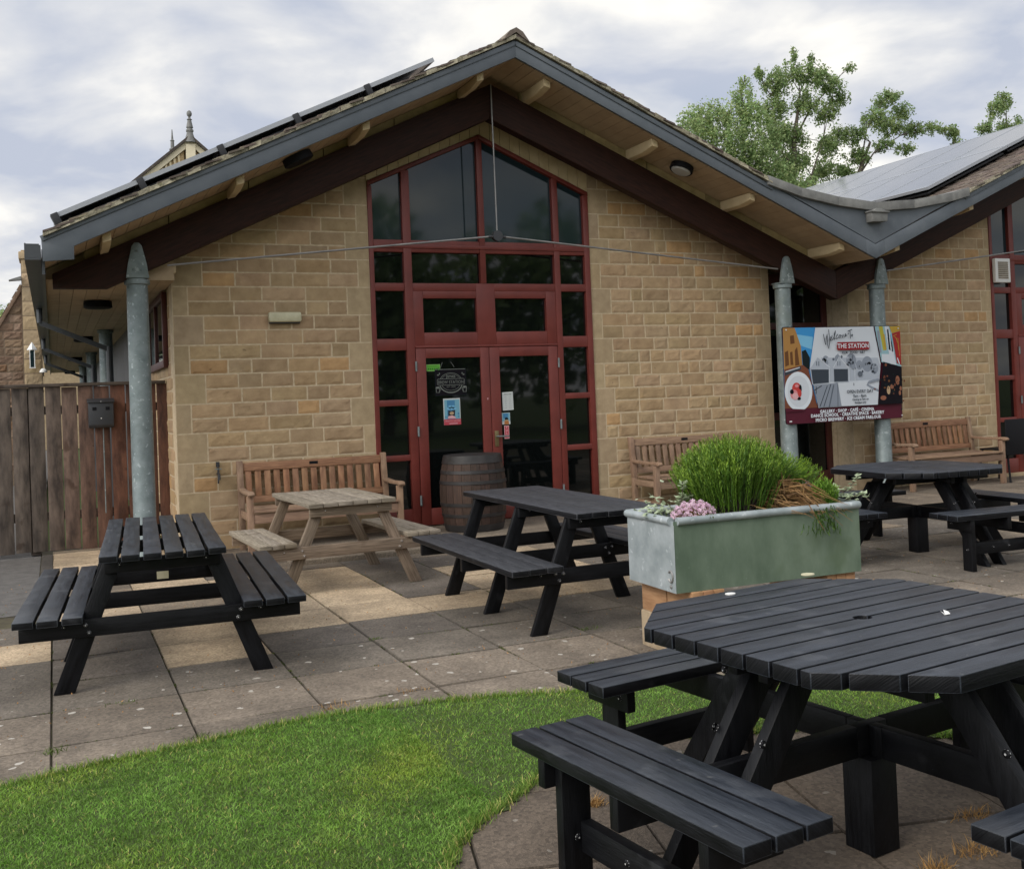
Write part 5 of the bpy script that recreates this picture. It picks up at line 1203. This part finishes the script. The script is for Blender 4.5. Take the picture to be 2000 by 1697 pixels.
# tuft at the right and the trailing sprig
t_=thing('shrub_tuft','small upright green tuft by the right end of the planter','shrub',(4.05,4.80,PZ1-.03)); pts=[]
for i in range(190):
    a=rs.uniform(0,6.28); q=math.sqrt(rs.random()); x,y=q*.085*math.cos(a),q*.07*math.sin(a); tp_=.06+.13*math.sqrt(1-q*q*.8)*rs.uniform(.8,1.1); v=rs.uniform(.6,1.2)
    pts.append(((x*.8,y*.8,max(tp_-.10,0)),(x*1.1,y*1.1,tp_),rs.uniform(.007,.010),(v,v,v)))
spikes('foliage','hebe',pts,t_)
t_=thing('trailing_sprig','dark green sprig hanging over the front of the planter','plant',(3.94,4.69,PZ1)); pts=[]
for i in range(60):
    x=rs.gauss(0,.05); z=-rs.uniform(.0,.13); v=rs.uniform(.3,.75); y=-.015-rs.uniform(0,.04)
    pts.append(((x,y,z+.02),(x+rs.uniform(-.03,.03),y-.01,z-.035*rs.uniform(.4,1.2)),.008,(v,v,v*1.2)))
spikes('foliage','hebe',pts,t_)
def leafy(name,label,cat,loc,n,rx,ry,rz_,mt,size,stems=(),up=.4):
    o=thing(name,label,cat,loc); m=MB()
    for s_ in stems: m.tube(s_,.0035,5,1)
    for i in range(n):
        if stems and i%2: s_=stems[rs.randrange(len(stems))]; k=rs.randrange(len(s_)-1); f_=rs.random(); p=Vector(s_[k]).lerp(Vector(s_[k+1]),f_)+Vector((rs.gauss(0,.008),rs.gauss(0,.008),rs.gauss(0,.006)))
        else: p=Vector((rs.gauss(0,rx),rs.gauss(0,ry),abs(rs.gauss(0,rz_))))
        d=Vector((rs.uniform(-1,1),rs.uniform(-1,1),rs.uniform(-.2,1)*up+.1)).normalized(); s_=d.cross(Vector((0,0,1)));
        if s_.length<.1: s_=Vector((1,0,0))
        s_=s_.normalized()*size*.42; L_=size*rs.uniform(.7,1.25); v=rs.uniform(.65,1.2)
        k=m.verts([p,p+d*L_*.35+s_,p+d*L_,p+d*L_*.35-s_,p+d*L_*.5+Vector((0,0,.003))]); m.face([k,k+1,k+4],0,(v,v,v)); m.face([k+1,k+2,k+4],0,(v,v,v)); m.face([k+2,k+3,k+4],0,(v,v,v)); m.face([k+3,k,k+4],0,(v,v,v))
    m.build('foliage',[M[mt],M['bark']],o); return o
leafy('trailing_plant','silvery green leafy plant at the left back corner of the planter','plant',(3.085,5.04,PZ1),190,.055,.07,.06,'greyleaf',.034,[[(.06,-.05,0),(.11,-.08,.10),(.10,-.10,.19)],[(.10,-.06,.08),(.17,-.08,.10)]])
leafy('trailing_plant','pale variegated plant reaching over the right end of the planter','plant',(4.16,4.86,PZ1),160,.05,.06,.035,'greyleaf',.034,[[(.0,-.02,.02),(.10,-.04,.09),(.19,-.02,.15)],[(.02,-.08,.02),(.09,-.14,.06),(.10,-.2,.02)],[(0,.03,.02),(.08,.02,.07)]])
def flowers(label,loc,n,rx,ry,rz_):
    o=thing('pink_flowers',label,'flowers',loc); m=MB()
    for i in range(n):
        a=rs.uniform(0,6.28); q=math.sqrt(rs.random()); x,y=q*rx*math.cos(a),q*ry*math.sin(a); z=rz_*math.sqrt(max(.05,1-q*q))*rs.uniform(.6,1.1)
        m.tube([(x*.7,y*.7,0),(x,y,z)],.0012,3,1)
        c=Vector((x,y,z)); nn=Vector((rs.uniform(-.6,.6),rs.uniform(-1.1,.1),rs.uniform(.2,1))).normalized(); o1=nn.orthogonal().normalized(); o2=nn.cross(o1); v=rs.uniform(.75,1.2); r_=rs.uniform(.009,.014); w_=rs.random()
        tt=(v*(1+.12*w_),v*(1+.3*w_),v*(1+.12*w_))
        for k in range(5):
            b_=k*1.2566; k0=m.verts([c,c+(o1*math.cos(b_-.45)+o2*math.sin(b_-.45))*r_*.8,c+(o1*math.cos(b_)+o2*math.sin(b_))*r_+nn*.002,c+(o1*math.cos(b_+.45)+o2*math.sin(b_+.45))*r_*.8]); m.face([k0,k0+1,k0+2,k0+3],0,tt)
    for i in range(n):
        p=Vector((rs.gauss(0,rx*.5),rs.gauss(0,ry*.5),rs.uniform(0,rz_*.6))); k=m.verts([p,p+Vector((.004,0,.012)),p+Vector((rs.uniform(-.012,.012),-.004,.016))]); m.face([k,k+1,k+2],2,jit(.3))
    m.build('blooms',[M['pink'],M['straw'],M['weed']],o)
flowers('mass of pale pink flowers at the left front of the planter',(3.165,4.81,PZ1-.01),300,.14,.085,.10)
flowers('small pink flower cluster beside the dead straw in the planter',(4.03,4.93,PZ1+.08),26,.03,.03,.05)

# ------------------------------------------------------------------ solar panels
def pv(label,group,org,du,dv,dn,w_,h_,rail=True):
    o=thing('solar_panel',label,'solar panel',org,0,group); m=MB(); du,dv,dn=Vector(du).normalized(),Vector(dv).normalized(),Vector(dn).normalized()
    def q(a0,a1,b0,b1,c0,c1,mm): mm.hexa([du*a+dv*b+dn*c for c in (c0,c1) for a,b in ((a0,b0),(a1,b0),(a1,b1),(a0,b1))])
    q(.035,w_-.035,.012,h_-.012,.0,.033,m); m.build('cells',M['pvglass'],o)
    m=MB(); q(0,w_,0,.0118,-.006,.036,m); q(0,w_,h_-.0118,h_,-.006,.036,m); q(0,.0345,.012,h_-.012,-.004,.0355,m); q(w_-.0345,w_,.012,h_-.012,-.004,.0355,m); m.build('frame',M['pvframe'],o)
    if rail:
        m=MB(); q(.04,w_-.04,.06,h_-.06,-.075,-.045,m)
        if rail>1: b=-.02; q(-.032,.032,b,.10,-.11,.040,m)
        m.build('mounting',M['pvdark'],o,bevel=.004)
    return o
sl_=.4787; L_=math.hypot(1,sl_); n_=Vector((-sl_,0,1)).normalized()
lab=('lowest solar panel of the row on the left roof slope, by the eaves','second solar panel up the left roof slope','middle solar panel of the five on the left roof slope','fourth solar panel up the left roof slope','topmost solar panel on the left roof slope, short of the ridge')
for i in range(5):
    x=.115+.735*i; org=Vector((x,10.16,zL(x)+.235))+n_*.105
    pv(lab[i],'solar panels on the left roof slope',org,(1,0,sl_),(0,1,0),n_,.735*L_-.008,1.65,2)
m=MB(); x=.115+.735*5; p=Vector((x,10.16,zL(x)+.235))+n_*.105
s2=.431; L2=math.hypot(1,s2); n2_=Vector((-s2,0,1)).normalized()
for r_ in range(2):
    for c_ in range(9):
        x=11.02+r_*1.545; org=Vector((x,10.62+c_*1.0,zL2(x)+.235))+n2_*.11
        pos=('nearest the gable edge','second from the gable edge','third from the gable edge','fourth from the gable edge','fifth from the gable edge','sixth from the gable edge','seventh from the gable edge','eighth from the gable edge','farthest from the gable edge')[c_]
        pv(('lower','upper')[r_]+' row solar panel on the right roof, '+pos,'solar panels on the right roof',org,(1,0,s2),(0,1,0),n2_,1.545*L2-.01,.988)

# ------------------------------------------------------------------ old buildings behind
ob_=thing('old_stone_house','old brown stone building with a steep gable behind the fence','building',(-2.4,24,0))
m=MB(); zt=lambda u:(1.95+max(0,(u-1.55))*1.76 if u<2.95 else 4.4)
m.prism([(-4,-.1),(2.02,-.1),(2.02,4.10),(1.87,4.02),(.53,1.66),(-4,1.6)],0,.6)
stone_blocks(m,-1.2,1.86,lambda u:min(3.9,max(1.5,3.93-(1.87-u)*1.79)),(0,0,.3),(1,0,0),(0,-1,0),31,None,None,course=.17,rough=3.0,vary=.22)
m.xform(Matrix.Translation((0,0,0))); m.build('gable_wall',[M['oldmortar'],M['oldstone'],M['oldstone']],ob_)
m=MB(); m.box(1.87,2.22,-.14,.6,-.1,4.68); stone_blocks(m,0,.35,lambda u:4.67,(1.87,-.14,.2),(1,0,0),(0,-1,0),33,None,None,course=.30,rough=2); m.build('buttress',[M['oldmortar'],M['ashlar'],M['ashlar']],ob_)
m=MB(); m.box(1.83,2.23,-.18,.62,4.682,4.84); m.box(1.84,2.23,-.17,.6,1.90,1.97) ; m.build('cap_stone',M['ashlar'],ob_,bevel=.02)
m=MB(); m.prism([(.51,1.64),(1.865,4.03),(1.865,4.17),(.42,1.64)],-.06,.6); m.build('coping',M['oldstone'],ob_,bevel=.01)
m=MB(); m.hexa([(1.64,-.3,4.21),(1.87,-.3,4.23),(1.87,-.145,4.23),(1.64,-.145,4.21),(1.64,-.3,4.23),(1.87,-.3,4.31),(1.87,-.145,4.31),(1.64,-.145,4.23)]); m.build('lead_ledge',M['lead'],ob_)
wl=thing('wall_lantern','white pointed lantern fixed on the old stone buttress','lantern',(-.365,23.70,2.52))
m=MB(); m.lathe([(.10,.26),(.005,.42)],(0,0,0),4); m.build('cap',M['white'],wl)
m=MB(); 
for k in range(4): a=R(45+90*k); m.box(.062*math.cos(a)-.008,.062*math.cos(a)+.008,.062*math.sin(a)-.008,.062*math.sin(a)+.008,-.10,.259)
m.box(-.06,.06,-.06,.06,-.12,-.101); m.build('frame',M['white'],wl)
m=MB(); m.box(-.05,.05,-.05,.05,-.10,.25); m.build('glass',M['gableglass'],wl)
dl=thing('dome_lamp','small white dome lamp low on the old stone buttress','lamp',(-.16,23.4,2.30)); m=MB(); m.lathe([(.075,0),(.068,.04),(.035,.075),(.005,.085)],(0,0,0),16); m.build('shade',M['white'],dl,smooth=True); m=MB(); m.tube([(0,0,.0),(.0,.2,-.03),(.0,.46,-.06)],.012,6); m.build('arm',M['darksteel'],dl)
hh=thing('station_hall','old station building with a cream carved gable and finials','building',(5.55,45,0))
ap=12.75
m=MB(); m.prism([(-6,0),(6,0),(6,ap-5.3),(0,ap-.25),(-6,ap-5.3)],.3,.8); m.build('gable_wall',M['ashlar'],hh)
for s_ in (-1,1):
    m=MB(); P=[(0,ap-.36),(s_*5.5,ap-5.18),(s_*5.5,ap-4.92),(0,ap-.08)]; P=P if s_<0 else P[::-1]; m.prism(P,-.12,.0); P=[(0,ap-1.30),(s_*3.8,ap-4.55),(s_*3.8,ap-4.40),(0,ap-1.16)]; P=P if s_<0 else P[::-1]; m.prism(P,-.10,.02)
    k=0
    for i in range(20):
        f_=.10+i*.17; x=s_*f_; z=ap-.36-f_*.876
        q=[(x,z-.02),(x+s_*.08,z-.10),(x+s_*.05,z-.42),(x-s_*.10,z-.62),(x-s_*.14,z-.52),(x-s_*.02,z-.36)]
        if f_>.28: m.prism(q if s_<0 else q[::-1],-.07,.03,0,(.85,.8,.7))
    m.prism([(s_*.25,ap-.6),(s_*3.9,ap-3.8),(s_*3.9,ap-4.5),(s_*.25,ap-1.25)][::-1 if s_>0 else 1],.05,.09,0,(.78,.66,.5)); m.build('bargeboard',M['litcream'],hh)
    m=MB(); P=[(0,ap-.075),(s_*5.7,ap-5.07),(s_*5.7,ap-4.93),(0,ap+.06)]; P=P if s_<0 else P[::-1]; m.prism(P,-.25,22,0,(.5,.5,.5)); m.build('roof',M['tile'],hh)
m=MB(); m.box(-.19,.19,-.2,-.1205,ap-1.35,ap-.35); m.build('king_post',M['litcream'],hh)
def finial(y,z,k):
    m=MB(); m.lathe([(.22,-.35),(.12,.0),(.115,.05),(.14,.07),(.14,.13),(.11,.15),(.10,.2),(.13,.22),(.07,.5),(.10,.53),(.05,.57),(.04,.63),(.085,.68),(.10,.75),(.08,.83),(.02,.88)],(0,0,0),16); m.xform(Matrix.Translation((0,y,z))@Matrix.Diagonal((k,k,k,1))); m.build('finial',M['lead'],hh,smooth=True)
finial(-.1,ap+.12,1.1)
hb=thing('station_gable','second station gable farther back showing only its finial','building',(6.25,58,.75)); m=MB(); m.prism([(-4,0),(4,0),(4,10),(0,14.0),(-4,10)],0,10); m.build('gable_wall',M['ashlar'],hb)
m=MB(); m.lathe([(.20,-.5),(.13,.2),(.17,.24),(.17,.3),(.10,.35),(.09,.7),(.12,.74),(.06,.8),(.02,1.35)],(0,0,14.25),12); m.build('finial',M['lead'],hb,smooth=True)

# ------------------------------------------------------------------ trees
def tree(label,loc,trunk,limbs,blobs,nleaf,size,seed,mt='leaf',cat='tree',group=None,name='tree'):
    rt=random.Random(seed); o=thing(name,label,cat,loc,0,group); m=MB(); m.tube(trunk[0],trunk[1],8,0,(1,1,1))
    tw=[]
    for lb in limbs:
        m.tube(lb,[.06*(1-.85*i/(len(lb)-1)) for i in range(len(lb))],6)
    for (c,r) in blobs:
        c=Vector(c)
        # nearest limb point
        best=min((Vector(q) for lb in limbs+[trunk[0]] for q in lb),key=lambda q:(q-c).length+ (2 if q.z>c.z else 0))
        mid=best.lerp(c,.5)+Vector((rt.uniform(-.2,.2),rt.uniform(-.2,.2),.1)); m.tube([best,mid,c],[.028,.02,.009],5)
        for k in range(7):
            d=Vector((rt.gauss(0,1),rt.gauss(0,1),rt.gauss(.25,.8))).normalized(); e=c+Vector((d.x*r[0],d.y*r[1],d.z*r[2]))*rt.uniform(.6,1.0); tw.append((c,e)); m.tube([c.lerp(e,-.1),c.lerp(e,.5)+Vector((0,0,.08)),e],[.016,.011,.004],4)
    m.build('trunk',M['bark'],o)
    P=np.zeros((nleaf,3)); vol=np.array([r[0]*r[1]*r[2] for c,r in blobs])**.72; ch=rng.choice(len(blobs),nleaf,p=vol/vol.sum())
    C=np.array([c for c,r in blobs]); Rr=np.array([r for c,r in blobs]); tws=np.array([[*a,*b] for a,b in tw])
    # most leaves sit in sprays along twigs, so gaps stay open
    d=rng.normal(size=(nleaf,3)); d/=np.linalg.norm(d,axis=1)[:,None]; rad=rng.random(nleaf)**.45
    # clump into sub-sprays
    ns=24; sub=rng.normal(size=(len(blobs),ns,3)); sub/=np.linalg.norm(sub,axis=2)[:,:,None]; sub*=rng.uniform(.35,1.0,(len(blobs),ns,1))
    sidx=rng.integers(0,ns,nleaf); P=C[ch]+Rr[ch]*(sub[ch,sidx]*.92+rng.normal(0,.125,(nleaf,3))*np.array([.8,.8,1.9]))
    loose=rng.random(nleaf)<.20; P[loose]=(C[ch]+Rr[ch]*d*rad[:,None]*1.12)[loose]
    q=rng.normal(size=(nleaf,3)); q[:,2]+=.35; q/=np.linalg.norm(q,axis=1)[:,None]; t=np.cross(q,rng.normal(size=(nleaf,3))); t/=np.linalg.norm(t,axis=1)[:,None]; b=np.cross(q,t)
    s=size*rng.uniform(.6,1.3,nleaf)[:,None]
    V=np.stack([P-t*s*.55,P-b*s*.28+q*s*.06,P+t*s*.55,P+b*s*.28+q*s*.06],1).astype(np.float32)
    me=bpy.data.meshes.new('crown'); me.vertices.add(nleaf*4); me.vertices.foreach_set('co',V.ravel()); me.loops.add(nleaf*4); me.loops.foreach_set('vertex_index',np.arange(nleaf*4,dtype=np.int32))
    me.polygons.add(nleaf); me.polygons.foreach_set('loop_start',np.arange(nleaf,dtype=np.int32)*4); me.materials.append(M[mt]); me.update(calc_edges=True)
    at=me.color_attributes.new('tint','FLOAT_COLOR','POINT'); k=rng.uniform(.7,1.3,nleaf)*(.8+.4*rng.random((len(blobs),ns))[ch,sidx]); c=np.ones((nleaf,4,4),np.float32); c[:,:,0]=(k*rng.uniform(.9,1.15,nleaf))[:,None]; c[:,:,1]=k[:,None]; c[:,:,2]=k[:,None]; at.data.foreach_set('color',c.ravel())
    cr_=bpy.data.objects.new('crown',me); col.objects.link(cr_); cr_.parent=o; return o
def loc_(bl,bx,by=42): return [((x-bx,y,z),r) for x,y,z,r in bl]
bx=32
tree('bushy light green tree, leftmost behind the roof on the right',(bx,42,0),([(0,0,0),(-.2,0,6),(-.5,0,10),(-.6,0,13.5),(-.5,0,15.5)],[.32,.26,.18,.10,.03]),[[(-.2,0,8),(-1.8,.3,11),(-3.6,.2,13.6)],[(-.4,0,9),(1.2,-.2,11.5),(2.0,-.2,12.6)],[(-.5,0,11),(-1.9,-.3,13.4),(-2.0,-.3,14.4)]],
 loc_([(28.3,-.3,13.9,(.95,1,.7)),(29.3,.3,14.4,(.9,1,.8)),(30.1,-.2,13.4,(1.3,1.2,1.0)),(30.6,.3,14.6,(1.0,1,1.0)),(31.5,0,15.4,(.7,.8,1.0)),(31.7,-.3,14.3,(1.1,1,1.1)),(29.6,.4,12.5,(1.3,1.2,.8)),(31.2,-.4,12.9,(1.4,1.3,1.0)),(32.4,.2,12.6,(1.3,1.2,1.0)),(33.4,0,11.7,(1.5,1.2,.9)),(30.8,.2,11.4,(1.6,1.2,1.0)),(33.2,.2,13.6,(.8,.9,1.0)),(34.3,-.2,10.8,(1.5,1.2,1.0)),(31.6,0,16.3,(.30,.4,.5))],bx),25000,.14,51)
bx=35.6
tree('tallest tree behind the roof, with bare limbs and open crown',(bx,43,0),([(0,0,0),(-.3,0,6),(-.6,0,10),(-.2,0,14),(.3,0,16.5)],[.34,.28,.22,.12,.04]),[[(-.5,0,9.5),(.8,0,12.2),(1.7,0,14.2),(2.0,0,16)],[(-.4,0,11.5),(-1.2,0,14),(-1.6,0,16.2)],[(-.2,0,14),(1.0,0,15.8),(2.4,0,17.0),(3.6,0,18.2)]],
 loc_([(34.2,0,16.9,(.75,.8,.75)),(35.4,.2,17.3,(.95,.9,.75)),(36.7,-.2,17.4,(.95,.9,.70)),(38.0,0,17.0,(.8,.8,.6)),(38.6,.1,16.4,(.55,.6,.5)),(39.3,0,18.1,(.35,.35,.28)),(34.4,.2,15.5,(.85,.9,.85)),(36.0,-.2,15.9,(.8,.9,.75)),(37.6,.2,15.6,(.75,.8,.7)),(34.4,0,14.0,(.9,.9,.9)),(35.6,.2,14.2,(.75,.9,.7)),(34.6,-.2,12.5,(1.0,1,.9)),(35.8,.2,13.0,(.8,.9,.7)),(34.8,.2,11.2,(1.1,1,.9)),(37.4,0,14.0,(.55,.6,.45)),(35.6,0,18.4,(.22,.3,.5)),(36.7,0,18.3,(.22,.3,.4)),(33.3,0,17.3,(.35,.4,.35))],bx,43),19000,.145,52,'leafdark')
bx=41
tree('spreading dark tree behind the solar panels, right of the tallest tree',(bx,44,0),([(0,0,0),(-.6,0,6),(-1.2,0,10.5),(-.6,0,12.5),(.4,0,14.5)],[.32,.26,.2,.14,.06]),[[(-1.2,0,10.5),(-2.8,0,12.6),(-3.6,0,13.8)],[(-.6,0,12.5),(.6,0,13.9),(2.6,0,15),(4.4,0,15.9)],[(-.4,0,13),(.2,0,15.2),(1.4,0,16.8)]],
 loc_([(42.6,0,16.9,(.75,.8,.55)),(43.9,.2,16.4,(.7,.8,.5)),(41.6,-.2,15.7,(.85,.9,.6)),(43.0,.2,15.5,(.9,.9,.55)),(44.6,0,15.4,(.7,.8,.45)),(46.0,.1,15.6,(.7,.7,.35)),(40.4,0,14.8,(.7,.8,.55)),(39.4,.2,14.8,(.6,.7,.6)),(38.5,0,14.0,(.7,.8,.6)),(40.6,.2,13.7,(.8,.8,.5)),(38.0,-.2,12.8,(.9,.9,.6)),(39.6,.1,12.7,(.9,.9,.5)),(42.2,-.1,14.4,(.6,.7,.4)),(44.0,.1,14.3,(.6,.7,.35)),(37.2,.2,11.9,(.9,.9,.6)),(47.0,0,15.5,(.5,.5,.25)),(43.3,0,17.2,(.5,.5,.25))],bx,44),14000,.145,53,'leafdark')
bx=51
tree('tree top at the right edge of the view above the solar panels',(bx,43,0),([(0,0,0),(-.2,0,9),(-.3,0,14),(-.3,0,16)],[.3,.22,.12,.04]),[[(-.2,0,12),(-1.4,0,14.6),(-2.6,0,15.6)]],loc_([(49.9,0,16.6,(.55,.6,.6)),(50.8,.2,17.2,(.6,.6,.6)),(48.9,0,15.5,(.5,.6,.4)),(51.0,0,15.6,(.9,.8,.7)),(50.0,0,15.0,(.9,.8,.5))],bx,43),4500,.15,54,'leafdark')
bx=47.6
tree('small tree tip peeping over the solar panels on the right',(bx,44,0),([(0,0,0),(0,0,9),(0,0,15)],[.2,.15,.03]),[[(0,0,12),(.3,0,14.6)]],loc_([(47.6,0,15.4,(.35,.4,.5)),(47.9,0,14.6,(.5,.5,.5))],bx,44),1500,.15,55,'leafdark')
bx=-1.7
tree('small green tree at the left edge behind the old stone house',(bx,40,0),([(0,0,0),(0,0,3),(.1,0,4.6)],[.2,.15,.04]),[[(0,0,2),(.4,0,3.6)]],[((.1,0,4.6),(.8,.8,.7)),((-.5,.1,4.2),(.9,.9,.8)),((.5,0,3.6),(.7,.8,.7)),((-.8,0,5.1),(.7,.7,.6))],2600,.15,56,'leaf')
# belt of trees across the green behind the viewer: one mass, mirrored in the glazing
m=MB(); rs=random.Random(9)
for i in range(16):
    x=-8+i*2.9+rs.uniform(-.8,.8); y=-17-rs.uniform(0,5); h=rs.uniform(7.5,10.5)
    m.tube([(x,y,0),(x+.2,y,h*.5),(x,y,h*.85)],[.25,.18,.05],6,1)
    for k in range(1100):
        a,b=rs.uniform(0,6.28),rs.uniform(-1,1); q=rs.random()**.4; cr_=2.3*math.sqrt(1-b*b); p=Vector((x+q*cr_*math.cos(a),y+q*cr_*math.sin(a),h*.55+q*b*h*.5))
        d=Vector((rs.gauss(0,1),rs.gauss(0,1),rs.gauss(0,1))).normalized(); e=d.orthogonal().normalized()*.28; f2=d.cross(e).normalized()*.22; v=rs.uniform(.6,1.3); n=m.verts([p-e,p-f2,p+e,p+f2]); m.face([n,n+1,n+2,n+3],0,(v,v,v))
tag(m.build('tree_belt',[M['leaf'],M['bark']]),'belt of leafy trees across the green, facing the building','trees',kind='stuff')
